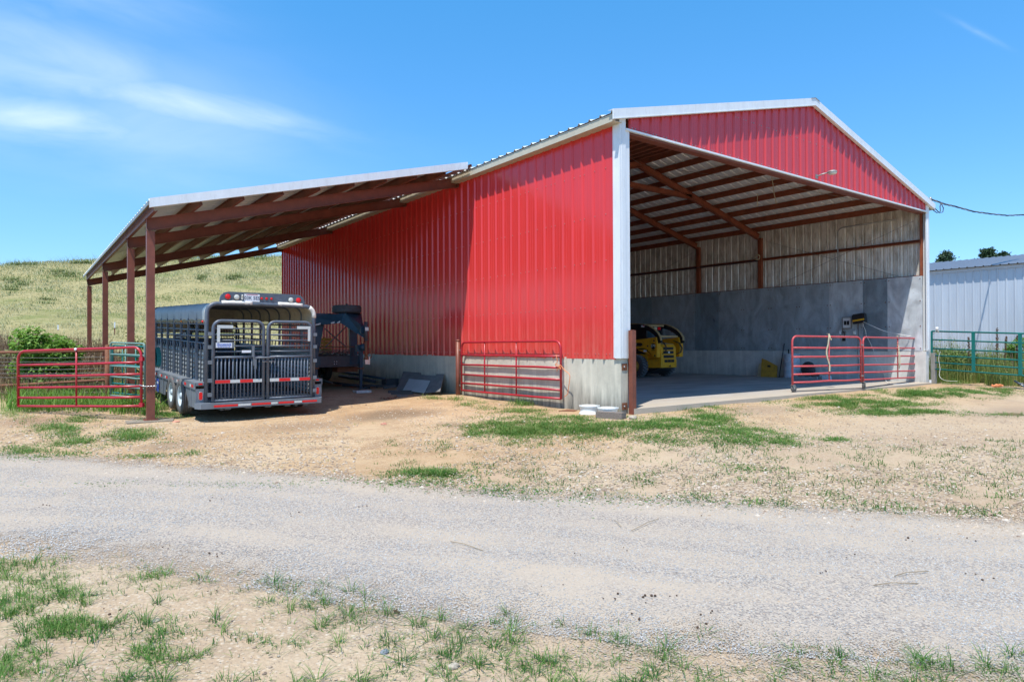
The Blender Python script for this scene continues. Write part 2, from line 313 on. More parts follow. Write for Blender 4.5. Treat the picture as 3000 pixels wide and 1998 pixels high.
def road_mat():
    m, t, b = nodes('road')
    P = pos(t); big = noise(t, .5, 5, .65, pos(t, (.75,.75,1)), .8); fin = noise(t, 55, 4, .75, P); mid_ = noise(t, 2.6, 5, .7, P)
    vo = t.nodes.new('ShaderNodeTexVoronoi'); vo.inputs['Scale'].default_value = 84; t.links.new(P, vo.inputs['Vector'])
    v2 = t.nodes.new('ShaderNodeTexVoronoi'); v2.inputs['Scale'].default_value = 46; t.links.new(P, v2.inputs['Vector'])
    stn = ramp(t, vo.outputs['Color'], [(.1, (.159,.141,.126)), (.35, (.302,.261,.228)), (.6, (.399,.343,.285)), (.85, (.494,.412,.320)), (.97, (.461,.288,.159))])
    stn2 = ramp(t, v2.outputs['Color'], [(.1, (.207,.182,.159)), (.5, (.366,.316,.269)), (.85, (.477,.398,.314))])
    dust = mix(t, mapr(t, fin, .35, .7), (.399,.326,.251), (.477,.394,.308))
    ac = t.nodes.new('ShaderNodeAttribute'); ac.attribute_name = 'across'; wob = mth(t, 'ADD', ac.outputs['Fac'], mth(t, 'MULTIPLY', mth(t, 'SUBTRACT', noise(t, .45, 3, .6, P), .5), .22))
    ruts = None
    for rc_ in (.22, .43, .66, .84):
        q = mapr(t, mth(t, 'ABSOLUTE', mth(t, 'SUBTRACT', wob, rc_)), .015, .075, 1, 0); ruts = q if ruts is None else mth(t, 'MAXIMUM', ruts, q)
    worn = mth(t, 'SUBTRACT', big, mth(t, 'MULTIPLY', ruts, mapr(t, mid_, .35, .6, .05, .22)))
    c = mix(t, mapr(t, worn, .36, .60, .95, .05), dust, mix(t, mapr(t, v2.outputs['Distance'], .3, .5, 1, 0), stn, stn2))
    c = mix(t, mapr(t, noise(t, 150, 2, .6, P), .62, .74, 0, .6), c, (.175,.137,.103))
    t.links.new(c, b.inputs['Base Color']); b.inputs['Roughness'].default_value = .92; b.inputs['Specular IOR Level'].default_value = .2
    bump(t, b, mth(t, 'ADD', mth(t, 'MULTIPLY', vo.outputs['Distance'], -.8), fin), .6, .012)
    # ragged edge: gravel thins out to nothing
    at = t.nodes.new('ShaderNodeAttribute'); at.attribute_name = 'edge'
    a = mapr(t, mth(t, 'ADD', at.outputs['Fac'], mth(t, 'MULTIPLY', mth(t, 'SUBTRACT', mth(t, 'ADD', mth(t, 'MULTIPLY', noise(t, 3, 6, .8, P), .8), mth(t, 'MULTIPLY', vo.outputs['Distance'], .5)), .62), 1.7)), .34, .66, 0, 1)
    tr = t.nodes.new('ShaderNodeBsdfTransparent'); ms = t.nodes.new('ShaderNodeMixShader'); t.links.new(a, ms.inputs[0])
    t.links.new(tr.outputs[0], ms.inputs[1]); t.links.new(b.outputs[0], ms.inputs[2]); t.links.new(ms.outputs[0], t.nodes['Material Output'].inputs[0])
    return m

# ------------------------------------------------------------------ mesh builder
class MB:
    def __init__(s): s.v = []; s.f = []; s.mi = []; s.cur = 0; s.sm = []
    def add(s, vs, fs, smooth=False, mat=None):
        o = len(s.v); s.v += [tuple(p) for p in vs]
        for f in fs: s.f.append(tuple(i+o for i in f)); s.mi.append(s.cur if mat is None else mat); s.sm.append(smooth)
        return s
    def box(s, a, b, M=None, mat=None):
        x0,y0,z0 = a; x1,y1,z1 = b
        vs = [Vector(p) for p in ((x0,y0,z0),(x1,y0,z0),(x1,y1,z0),(x0,y1,z0),(x0,y0,z1),(x1,y0,z1),(x1,y1,z1),(x0,y1,z1))]
        if M is not None: vs = [M @ p for p in vs]
        return s.add(vs, [(0,3,2,1),(4,5,6,7),(0,1,5,4),(1,2,6,5),(2,3,7,6),(3,0,4,7)], mat=mat)
    def bar(s, p, q, w, h=None, up=(0,0,1), mat=None):
        """rectangular bar from p to q, w across, h along up"""
        p, q = Vector(p), Vector(q); h = w if h is None else h; d = (q-p).normalized(); u = Vector(up)
        if abs(d.dot(u)) > .99: u = Vector((0,1,0))
        r = d.cross(u).normalized()*(w/2); u = r.cross(d).normalized()*(h/2)
        vs = [p-r-u, p+r-u, p+r+u, p-r+u, q-r-u, q+r-u, q+r+u, q-r+u]
        return s.add(vs, [(0,1,2,3),(7,6,5,4),(0,4,5,1),(1,5,6,2),(2,6,7,3),(3,7,4,0)], mat=mat)
    def tube(s, pts, r, n=8, caps=True, closed=False, mat=None):
        pts = [Vector(p) for p in pts]; k = len(pts); rings = []; prev = None
        for i, p in enumerate(pts):
            if closed: d = (pts[(i+1)%k]-pts[i-1])
            else: d = pts[min(i+1,k-1)]-pts[max(i-1,0)]
            d = d.normalized() if d.length > 1e-9 else Vector((0,0,1))
            if prev is None:
                a = Vector((0,0,1)) if abs(d.z) < .9 else Vector((1,0,0)); u = d.cross(a).normalized()
            else: u = (prev - d*prev.dot(d)); u = u.normalized() if u.length > 1e-6 else d.orthogonal().normalized()
            prev = u; w = d.cross(u); rr = r[i] if isinstance(r, (list, tuple)) else r
            rings.append([p + (u*cos(2*pi*j/n) + w*sin(2*pi*j/n))*rr for j in range(n)])
        vs = [v for ring in rings for v in ring]; fs = []
        for i in range(k if closed else k-1):
            a, b = i*n, ((i+1)%k)*n
            for j in range(n): fs.append((a+j, a+(j+1)%n, b+(j+1)%n, b+j))
        s.add(vs, fs, True, mat)
        if caps and not closed:
            o = len(s.v)-len(vs); s.f.append(tuple(o+j for j in range(n))[::-1]); s.mi.append(s.cur if mat is None else mat); s.sm.append(False)
            s.f.append(tuple(o+(k-1)*n+j for j in range(n))); s.mi.append(s.cur if mat is None else mat); s.sm.append(False)
        return s
    def lathe(s, prof, c, axis=(0,0,1), n=24, smooth=True, mat=None, cap=True):
        """prof: (radius, height along axis)"""
        ax = Vector(axis).normalized(); u = ax.orthogonal().normalized(); w = ax.cross(u); c = Vector(c); vs = []; fs = []
        for r, h in prof:
            for j in range(n): vs.append(c + ax*h + (u*cos(2*pi*j/n)+w*sin(2*pi*j/n))*r)
        for i in range(len(prof)-1):
            for j in range(n): fs.append((i*n+j, i*n+(j+1)%n, (i+1)*n+(j+1)%n, (i+1)*n+j))
        if cap and prof[0][0] > 1e-4: fs.append(tuple(range(n))[::-1])
        if cap and prof[-1][0] > 1e-4: fs.append(tuple((len(prof)-1)*n+j for j in range(n)))
        return s.add(vs, fs, smooth, mat)
    def prism(s, poly, d, mat=None):
        """poly: 3D points of a flat outline, d: extrusion vector"""
        d = Vector(d); n = len(poly); vs = [Vector(p) for p in poly] + [Vector(p)+d for p in poly]
        fs = [tuple(range(n))[::-1], tuple(range(n, 2*n))] + [(i, (i+1)%n, (i+1)%n+n, i+n) for i in range(n)]
        return s.add(vs, fs, mat=mat)
    def build(s, name, mats, parent=None, tf=None, tint=None, label=None):
        me = bpy.data.meshes.new(name); vs = s.v if tf is None else [tuple(tf @ Vector(p)) for p in s.v]
        me.from_pydata(vs, [], s.f); me.polygons.foreach_set('use_smooth', s.sm)
        ms = mats if isinstance(mats, (list, tuple)) else [mats]
        for x in ms: me.materials.append(M[x] if isinstance(x, str) else x)
        if len(ms) > 1: me.polygons.foreach_set('material_index', s.mi)
        if tint is not None:
            a = me.attributes.new('tint', 'FLOAT', 'POINT'); a.data.foreach_set('value', tint)
        me.update(); o = bpy.data.objects.new(name, me); C.objects.link(o)
        if parent is not None:
            o.parent = parent; o.matrix_parent_inverse = parent.matrix_world.inverted() if tf is None and parent.get('_w') else Matrix()
        if label: o['label'] = label
        return o
def thing(name, label, cat, loc=(0,0,0), rz=0, group=None, world=False, rot=None):
    """an Empty; world=True: its parts are given in world coordinates, else in its own"""
    o = bpy.data.objects.new(name, None); C.objects.link(o); o.empty_display_size = .2
    o.matrix_world = Matrix.Translation(Vector(loc)) @ (Matrix.Rotation(rz, 4, 'Z') if rot is None else rot)
    o['label'] = label; o['category'] = cat
    if group: o['group'] = group
    if world: o['_w'] = 1
    return o
def tag(o, label, cat, group=None, kind=None):
    o['label'] = label; o['category'] = cat
    if group: o['group'] = group
    if kind: o['kind'] = kind
    return o
def structure(o): o['kind'] = 'structure'; return o
def copy_tree(o, parent=None):
    c = o.copy(); C.objects.link(c)
    if parent is not None: c.parent = parent
    for ch in o.children: copy_tree(ch, c)
    return c
def arc(c, r, a0, a1, n, ax=(1,0,0), ay=(0,0,1)):
    ax, ay, c = Vector(ax), Vector(ay), Vector(c)
    return [c + ax*(r*cos(a0+(a1-a0)*i/n)) + ay*(r*sin(a0+(a1-a0)*i/n)) for i in range(n+1)]
def text_mesh(body, size, mat, name, parent, M4, extrude=.002, bold=0, xs=1):
    cu = bpy.data.curves.new(name, 'FONT'); cu.body = body; cu.size = size; cu.extrude = extrude; cu.align_x = 'CENTER'; cu.align_y = 'CENTER'; cu.offset = bold
    cu.resolution_u = 2
    o = bpy.data.objects.new(name, cu); C.objects.link(o); dg = bpy.context.evaluated_depsgraph_get(); dg.update()
    me = bpy.data.meshes.new_from_object(o.evaluated_get(dg)); bpy.data.objects.remove(o)
    me.transform(M4 @ Matrix.Diagonal((xs,1,1,1))); me.materials.clear(); me.materials.append(M[mat])
    q = bpy.data.objects.new(name, me); C.objects.link(q); q.parent = parent
    if parent.get('_w'): q.matrix_parent_inverse = parent.matrix_world.inverted()
    return q
def basis(o, x, y, z=None):
    x, y = Vector(x).normalized(), Vector(y).normalized(); z = x.cross(y) if z is None else Vector(z); o = Vector(o)
    return Matrix(((x.x,y.x,z.x,o.x),(x.y,y.y,z.y,o.y),(x.z,y.z,z.z,o.z),(0,0,0,1)))

# ------------------------------------------------------------------ terrain
SL = .08                                             # floor slab level
CTRL = [(-3,-1.2,-.19),(0,-.6,-.03),(3,-.7,.0),(7,-.5,.03),(10,-.5,.04),(13.8,-.6,.03),(16,-1,.0),(17,3,.02),(14.5,.5,.03),(-.4,1.5,-.04),(-.4,4,.0),(-.4,6,.03),
        (-.5,9,.08),(-.5,15,.30),(-.5,21,.9),(-7.2,5.7,-.15),(-6,5,-.2),(-4,4.5,-.18),(-2.5,4.5,-.08),(-6,8,-.12),(-2.5,8,.06),(-6.5,11,.08),(-7.5,15,.35),(-9.3,8,-.05),(-12,8,.0),
        (-9.3,5,-.17),(-9.4,3,-.26),(-6.4,-.8,-.29),(-4.9,-3.1,-.31),(-2,-6.8,-.31),(-8,-4,-.31),(-6.5,-7,-.33),(-9.3,-5,-.33),(-9.2,0,-.30),(2,-3.5,-.2),(5,-5,-.26),(8,-3,-.14),
        (12,-4,-.16),(16,-4,-.16),(20,-8,-.3),(-14,5,-.1),(-14,-3,-.3),(0,-12,-.35),(-12,-12,-.35),(5,-9,-.32)]
PUD = (8.0, -3.85); PZ = -.19
def sstep(a, b, x): t = min(1, max(0, (x-a)/(b-a))); return t*t*(3-2*t)
def terrain(x, y):
    sw = 1e-6; sz = 0
    cx, cy = max(-16, min(20, x)), max(-12, min(16, y))
    for (a, b, z) in CTRL:
        w = 1/((cx-a)**2+(cy-b)**2+.8)**2; sw += w; sz += w*z
    z = sz/sw
    t = y-13
    if t > 0:
        tt = min(t, 87); h = .082*tt+.00064*tt*tt*sstep(0, 10, tt)
        h *= (1+.0100*(max(-30,min(x,45))+9))*(1-sstep(55, 130, x))*(.35+.65*sstep(-140,-40,x))
        h += .35*sin(x*.07+1)*sstep(20,60,t)
        z += h
    # keep the ground under the slab
    if .10 < x < 13.75 and .10 < y < 21.3: z = min(z, -.25)
    if .2 < x < 13.6 and -.32 < y <= .12: z = min(z, SL-.05)
    k = exp(-((x-PUD[0])**2/1.6+(y-PUD[1])**2/.5)); z = z*(1-k)+(PZ-.06)*k
    return z
def gz(x, y): return terrain(x, y)
def ground_at(u, v, z0=-.1):
    d = ray(u, v); lo = .5; t = 1.2
    while t < 140:
        q = CP+d*t
        if q.z < terrain(q.x, q.y): break
        lo = t; t *= 1.03
    hi = t
    for i in range(14):
        mid = (lo+hi)/2; q = CP+d*mid
        if q.z < terrain(q.x, q.y): hi = mid
        else: lo = mid
    q = CP+d*hi; return Vector((q.x, q.y, terrain(q.x, q.y)))
def axis(lo, a, b, hi, step, grow):
    xs = []; x = a
    while x <= b+1e-6: xs.append(x); x += step
    s = step; x = xs[-1]
    while x < hi: s *= grow; x += s; xs.append(x)
    s = step; x = a; pre = []
    while x > lo: s *= grow; x -= s; pre.append(x)
    return pre[::-1]+xs
from mathutils import noise as mn
def bumpz(x, y):
    return .016*mn.noise(Vector((x*1.1, y*1.1, 0)))
SPOTS = []
def spot_px(u, v, ru, rv, col, a):
    p = ground_at(u, v); q = ground_at(u+ru, v); r = ground_at(u, v-rv)
    SPOTS.append((p.x, p.y, max(.15,(q-p).length), max(.15,(r-p).length), col, a))
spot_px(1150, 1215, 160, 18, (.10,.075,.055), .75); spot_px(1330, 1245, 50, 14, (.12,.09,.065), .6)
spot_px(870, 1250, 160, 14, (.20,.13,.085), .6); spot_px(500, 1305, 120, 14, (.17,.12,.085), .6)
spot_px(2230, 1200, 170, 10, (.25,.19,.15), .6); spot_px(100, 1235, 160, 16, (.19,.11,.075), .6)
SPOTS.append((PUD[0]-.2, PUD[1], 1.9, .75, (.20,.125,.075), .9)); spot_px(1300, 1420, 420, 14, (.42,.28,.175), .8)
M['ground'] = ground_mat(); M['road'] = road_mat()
xs = axis(-500, -13, 17.5, 520, .17, 1.12); ys = axis(-60, -9, 13, 600, .17, 1.11)
vs = [(x, y, terrain(x,y) + (bumpz(x,y) if -20<x<25 and y<30 else .25*mn.noise(Vector((x*.3,y*.3,0))))) for y in ys for x in xs]
nx = len(xs); fs = [(j*nx+i, j*nx+i+1, (j+1)*nx+i+1, (j+1)*nx+i) for j in range(len(ys)-1) for i in range(nx-1)]
g = MB(); g.add(vs, fs, True); structure(g.build('ground', 'ground'))

# road: far and near edges measured on the ground
FAR = [(-26, 22),(-14.5, 8.4),(-9.41,3.0),(-6.37,-.81),(-4.92,-3.14),(-1.96,-6.85),(2.5,-12),(9,-20)]
NEAR = [(-34,12),(-18.5,4.5),(-9.31,-2.05),(-8.06,-3.90),(-7.36,-5.19),(-6.55,-6.30),(-6.10,-6.85),(-5.35,-7.75),(-4.8,-8.5),(-1.4,-14),(2,-22)]
def interp(P, s):
    # by arc length fraction
    L = [0]
    for a, b in zip(P, P[1:]): L.append(L[-1]+sqrt((a[0]-b[0])**2+(a[1]-b[1])**2))
    t = s*L[-1]
    for i in range(len(P)-1):
        if t <= L[i+1]+1e-9:
            k = (t-L[i])/(L[i+1]-L[i]); return (P[i][0]+(P[i+1][0]-P[i][0])*k, P[i][1]+(P[i+1][1]-P[i][1])*k)
    return P[-1]
nu, nv = 330, 50; vs = []; edge = []; acr = []
for i in range(nu+1):
    a = interp(FAR, i/nu); b = interp(NEAR, i/nu); dx, dy = b[0]-a[0], b[1]-a[1]; dl = sqrt(dx*dx+dy*dy)
    for j in range(nv+1):
        k = -.12 + 1.27*j/nv; x, y = a[0]+dx*k, a[1]+dy*k
        e = min((k+.12)*dl/ .9, (1.15-k)*dl/1.3); edge.append(max(0, min(1, e))); acr.append(k)
        vs.append((x, y, terrain(x,y)+bumpz(x,y)+.005+.006*min(1,max(0,e))))
fs = [(i*(nv+1)+j, i*(nv+1)+j+1, (i+1)*(nv+1)+j+1, (i+1)*(nv+1)+j) for i in range(nu) for j in range(nv)]
g = MB(); g.add(vs, fs, True); ro = structure(g.build('gravel_road', 'road'))
at = ro.data.attributes.new('edge', 'FLOAT', 'POINT'); at.data.foreach_set('value', edge)
at = ro.data.attributes.new('across', 'FLOAT', 'POINT'); at.data.foreach_set('value', acr)

# puddle
m_, t_, b_ = nodes('puddle'); b_.inputs['Base Color'].default_value = (.22,.15,.085,1); b_.inputs['Roughness'].default_value = .12; M['puddle'] = m_
g = MB(); n = 36; zz = PZ-.046
vs = [(PUD[0], PUD[1], zz)] + [(PUD[0]+cos(2*pi*i/n)*1.9, PUD[1]+sin(2*pi*i/n)*1.2, zz) for i in range(n)]
g.add(vs, [(0, i+1, (i+1)%n+1) for i in range(n)]); structure(g.build('puddle', 'puddle'))

# ------------------------------------------------------------------ barn
YS = [0, 5.8, 8.7, 14.5, 20.3]; SPAN = 13.79; HC = 1.05; EAVE = 5.67; SLOPE = .248; RIDGE = EAVE+SLOPE*SPAN/2; HH = 5.45; HW = 3.43
barn = thing('barn', 'red metal pole barn with open gable end and open lean-to on rusty steel posts', 'barn', (0,0,0))
def rib_profile(L):
    pts = []; k = 0
    while k*.305 < L+.3:
        o = k*.305
        for d, h in ((0,0),(.026,.036),(.050,.036),(.076,0),(.138,0),(.144,.004),(.156,.004),(.162,0),(.212,0),(.218,.004),(.230,.004),(.236,0)):
            if o+d <= L: pts.append((o+d, h))
        k += 1
    pts.append((L, 0)); return pts
def ribbed(o, ax, nrm, L, z0, z1, mb, mat=0):
    """vertical sheet from o along ax; z0, z1 functions of distance"""
    o, ax, nrm = Vector(o), Vector(ax), Vector(nrm); P = rib_profile(L); vs = []
    for d, h in P:
        q = o+ax*d+nrm*h; vs += [(q.x,q.y,z0(d)), (q.x,q.y,z1(d))]
    mb.add(vs, [(2*i, 2*i+2, 2*i+3, 2*i+1) for i in range(len(P)-1)], mat=mat)
def screw(mb, p, n, r=.009):
    p, n = Vector(p), Vector(n).normalized(); mb.lathe([(r*1.7,0),(r*1.7,.003),(r,.004),(r,.009)], p, n, 6, False, mat=1)
# left side wall, facing -X
w = MB(); DEPTH = YS[-1]
ribbed((0, DEPTH, 0), (0,-1,0), (-1,0,0), DEPTH-.12, lambda d: HC-.03, lambda d: EAVE, w)
for zr in (1.12, 2.05, 2.95, 3.85, 4.75):
    for k in range(0, 68):
        y = DEPTH-k*.305
        if y < .2: continue
        if zr > 1.2:
            screw(w, (-.001 if 0 else 0, y-.10, zr+.004*sin(k)), (-1,0,0))
            if k % 3 == 0: screw(w, (0, y+.02, zr), (-1,0,0)); 
        else: screw(w, (0, y-.10, zr), (-1,0,0)); screw(w, (0, y-.19, zr), (-1,0,0))
w.build('side_wall', ['red_wall', 'screw_head'], barn)
# gable above the opening, facing -Y; a low upstand seam at the apex
w = MB(); zt = lambda d: EAVE+SLOPE*min(d+.25, SPAN-d-.25)-.02
ribbed((.25, 0, 0), (1,0,0), (0,-1,0), SPAN-.4, lambda d: HH, zt, w)
for k in range(0, 46):
    x = .25+k*.305
    for zr in (HH+.05, HH+.95):
        if zr < zt(x-.25)-.1 and x < SPAN-.3: screw(w, (x+.1, 0, zr), (0,-1,0)); screw(w, (x+.19, 0, zr), (0,-1,0))
w.build('gable_wall', ['red_gable', 'dull_steel'], barn)
# right wall (seen from inside) and back wall
w = MB(); ribbed((SPAN, 0.1, 0), (0,1,0), (1,0,0), DEPTH-.1, lambda d: HC-.03, lambda d: EAVE, w); w.build('side_wall', 'galv_in', barn, label='galvanised side wall with brown stains on its inside')
w = MB(); ribbed((0, DEPTH, 0), (1,0,0), (0,1,0), SPAN, lambda d: HC-.03, lambda d: EAVE+SLOPE*min(d, SPAN-d), w); w.build('end_wall', 'galv_in', barn)
# concrete stem walls (butted end to end); board-form seams on the left one
def stem(name, a, b, mat, seams=None, axis_='y', label=None):
    w = MB(); w.box(a, b)
    return w.build(name, mat, barn, label=label)
w = MB()
yy0 = 0.0
ys_ = [0.0, .62, 1.55]+[2.2+.61*i for i in range(30)]+[DEPTH]
ys_ = [q for q in ys_ if q < DEPTH-.2]+[DEPTH]
for i, (a, b) in enumerate(zip(ys_, ys_[1:])):
    off = .003*((i*7) % 3); w.box((0.0-off*.6+.003, a+(.0025 if i else 0), -.6), (.2, b, HC))
o = w.build('stem_wall', ['conc_wall'], barn)
stem('stem_wall', (SPAN-.2, 0, -.6), (SPAN, DEPTH-.2, HC), 'conc_in', label='inner concrete stem wall along the right side')
stem('stem_wall', (.2, DEPTH-.2, -.6), (SPAN, DEPTH, HC), 'conc_in')
# concrete floor with control joints
w = MB(); step_x = [.2, 4.6, 9.2, SPAN-.2]; step_y = [-.16, 5.8, 11.6, DEPTH-.2]
for i in range(3):
    for j in range(3):
        w.box((step_x[i]+(.006 if i else 0), step_y[j]+(.006 if j else 0), -.35), (step_x[i+1], step_y[j+1], SL))
structure(w.build('barn_floor', 'slab'))
# corner and header trims
w = MB(); w.box((-.035, -.035, HC-.01), (.135, .0, EAVE+.03)); w.box((-.035, 0, HC-.01), (-.001, .15, EAVE-.05)); w.bar((-.036,.13,HC), (-.036,.13,EAVE-.1), .004, .02); w.bar((.03,-.038,HC), (.03,-.038,EAVE-.1), .01, .006)
w.box((.135, -.02, HC-.01), (.25, .02, HH)); w.box((.21, .02, HC), (.25, .22, HH)); w.build('corner_trim', 'white_trim', barn)
w = MB(); w.box((SPAN-.17, -.03, HC+.02), (SPAN+.035, .0, EAVE)); w.box((SPAN, 0, HC+.02), (SPAN+.035, .15, EAVE)); w.bar((SPAN-.06,-.034,HC+.05), (SPAN-.06,-.034,EAVE), .05, .012); w.build('corner_trim', 'white_trim', barn)
w = MB(); w.box((.13, -.055, HH-.04), (SPAN-.1, -.031, HH-.002)); w.box((.13, -.031, HH-.04), (SPAN-.1, .0, HH-.03)); w.build('header_trim', 'white_trim', barn)
w = MB(); w.box((.26, .03, HH-.07), (SPAN-.2, .22, HH-.05)); w.box((.26, .03, HH-.05), (SPAN-.2, .05, HH+.14)); w.build('header_beam', 'red_steel', barn)
# roof: ribs run down the slope, sheets overhang
def roof(xa, za, xb, zb, y0, y1, name, mat, label=None, up=True):
    P = rib_profile(y1-y0); n = Vector((-(zb-za), 0, xb-xa)).normalized(); n = n if n.z > 0 else -n; w = MB(); vs = []
    for d, h in P:
        for (x, z) in ((xa,za),(xb,zb)): vs.append((x+n.x*h, y0+d, z+n.z*h))
    w.add(vs, [(2*i, 2*i+1, 2*i+3, 2*i+2) for i in range(len(P)-1)]); return w.build(name, mat, barn, label=label)
OV = .24; RY0 = -.075; RT_ = .22       # eave overhang, front of the roof, purlin depth above the wall top
ze = EAVE+.06-SLOPE*OV; zr_ = RIDGE+.06
roof(-OV, ze, SPAN/2, zr_, RY0, DEPTH+.1, 'roof', 'galv_roof'); roof(SPAN+OV, ze, SPAN/2, zr_, RY0, DEPTH+.1, 'roof', 'galv_roof')
# rake trims: box section following the slope, ridge cap, eave fascia
for sgn in (0, 1):
    X = (lambda x: x) if not sgn else (lambda x: SPAN-x)
    w = MB(); a = Vector((X(-OV-.04), RY0-.02, ze+.0)); b = Vector((X(SPAN/2), RY0-.02, zr_+.012))
    for (d0, d1, y0, y1) in ((-.145, .045, 0, -.02),):
        vs = [(a.x,a.y,a.z+d0),(b.x,b.y,b.z+d0),(b.x,b.y,b.z+d1),(a.x,a.y,a.z+d1)]
        w.prism(vs if not sgn else vs[::-1], (0,-.025,0))
    vs = [(a.x,a.y,a.z+.045),(b.x,b.y,b.z+.045),(b.x,b.y+.12,b.z+.05),(a.x,a.y+.12,a.z+.05)]; w.prism(vs, (0,0,-.004))
    vs = [(a.x,a.y,a.z-.145),(b.x,b.y,b.z-.145),(b.x,-.037,b.z-.14),(a.x,-.037,a.z-.14)]; w.prism(vs, (0,0,-.004))
    lip = [(a.x,a.y-.026,a.z-.145),(b.x,b.y-.026,b.z-.145),(b.x,b.y-.026,b.z-.13),(a.x,a.y-.026,a.z-.13)]; w.prism(lip, (0,-.008,0))
    for f in (.56,):
        q = a.lerp(b, f); w.bar(q+Vector((0,-.0275,-.16)), q+Vector((0,-.0275,.045)), .012, .004)
    w.build('rake_trim', 'white_trim', barn)
w = MB()
for s in (-1, 1):
    vs = [(SPAN/2, RY0-.06, zr_+.055), (SPAN/2+s*.2, RY0-.06, zr_+.055-.2*SLOPE), (SPAN/2+s*.2, DEPTH+.1, zr_+.055-.2*SLOPE), (SPAN/2, DEPTH+.1, zr_+.055)]; w.prism(vs, (0,0,.006))
w.build('ridge_cap', 'dull_steel', barn)
w = MB(); w.box((-OV+.02, RY0+.01, ze-.155), (-OV+.05, DEPTH, ze-.012)); w.box((-OV+.05, RY0+.01, ze-.155), (-.002, DEPTH, ze-.145)); w.build('eave_trim', 'beige_trim', barn)
w = MB(); w.box((SPAN+OV-.05, RY0, ze-.155), (SPAN+OV-.02, DEPTH, ze-.012)); w.build('eave_trim', 'beige_trim', barn)
# roof purlins (C sections along Y)
def csec(w, a, b, dep=.18, fl=.06, side=1, t=.006, nrm=(0,0,1)):
    a, b, n = Vector(a), Vector(b), Vector(nrm); d = (b-a).normalized(); r = d.cross(n).normalized()*side
    w.bar(a+n*dep/2, b+n*dep/2, t, dep, up=n); w.bar(a+r*fl/2+n*(t/2), b+r*fl/2+n*(t/2), fl, t, up=n); w.bar(a+r*fl/2+n*(dep-t/2), b+r*fl/2+n*(dep-t/2), fl, t, up=n)
    w.bar(a+r*fl+n*.016, b+r*fl+n*.016, t, .02, up=n)
for s in (0, 1):
    for k in range(9):
        x = .28+k*.80; z = EAVE+.06+SLOPE*x-.195; xx = x if not s else SPAN-x
        w = MB(); csec(w, (xx, .05, z), (xx, DEPTH-.02, z), .18, .06, 1 if s else -1); w.build('purlin', 'red_steel_in', barn)
# rigid frames: column, tapering rafter pair, collar tie
for fi, y in enumerate(YS[1:-1]):
    for s in (0, 1):
        X = (lambda x: x) if not s else (lambda x: SPAN-x)
        w = MB(); w.bar((X(.115), y, HC+.003), (X(.115), y, EAVE-.30), .14, .14); w.build('column', 'red_steel_in', barn)
        a = Vector((X(.22), y, EAVE-.27)); b = Vector((X(SPAN/2), y, RIDGE-.25))
        w = MB(); n = Vector((0,0,1)); w.bar(a, b, .012, .20); w.bar(a+n*.1, b+n*.1, .13, .012); w.bar(a-n*.1, b-n*.1, .13, .012); w.build('rafter', 'red_steel_in', barn)
    if fi == 0:
        w = MB(); zt_ = 6.42; xa = (zt_-EAVE+.27)/SLOPE+.1; w.bar((xa, y, zt_), (SPAN-xa, y, zt_), .012, .16); w.bar((xa, y, zt_-.08), (SPAN-xa, y, zt_-.08), .10, .01); w.bar((xa, y, zt_+.08), (SPAN-xa, y, zt_+.08), .10, .01); w.build('collar_tie', 'red_steel_in', barn)
# girts on the right wall, angle at the wainscot top, edge angle at the opening
w = MB(); csec(w, (SPAN-.02, .16, 4.50), (SPAN-.02, DEPTH-.05, 4.50), .09, .10, -1); w.build('girt', 'red_steel_in', barn)
w = MB(); w.box((SPAN-.10, .16, HW+.004), (SPAN-.03, DEPTH-.25, HW+.03)); w.build('girt', 'red_steel_in', barn)
w = MB(); w.bar((SPAN-.14,.14,HW), (SPAN-.14,.14,HH+.1), .012, .07); w.bar((SPAN-.10,.115,HW), (SPAN-.10,.115,HH+.1), .06, .012); w.build('edge_angle', 'red_steel_in', barn)
# cross-bracing rods
for (ya, za, yb, zb) in ((.35, 5.2, 5.5, 3.35), (5.5, 5.2, .6, 3.4), (8.9,5.2,14.2,3.4), (14.2,5.2,8.9,3.4)):
    w = MB(); w.tube([(SPAN-.13, ya, za), (SPAN-.13, yb, zb)], .006, 5); w.build('brace_rod', 'wire', barn)
w = MB(); w.tube([(.6,.5,5.75),(3,3,6.3),(6.9,5.7,7.1)], .006, 5); w.build('brace_rod', 'wire', barn)
w = MB(); w.tube([(6.9,5.7,7.1),(10,3,6.4),(13.2,.6,5.6)], .006, 5); w.build('brace_rod', 'wire', barn)
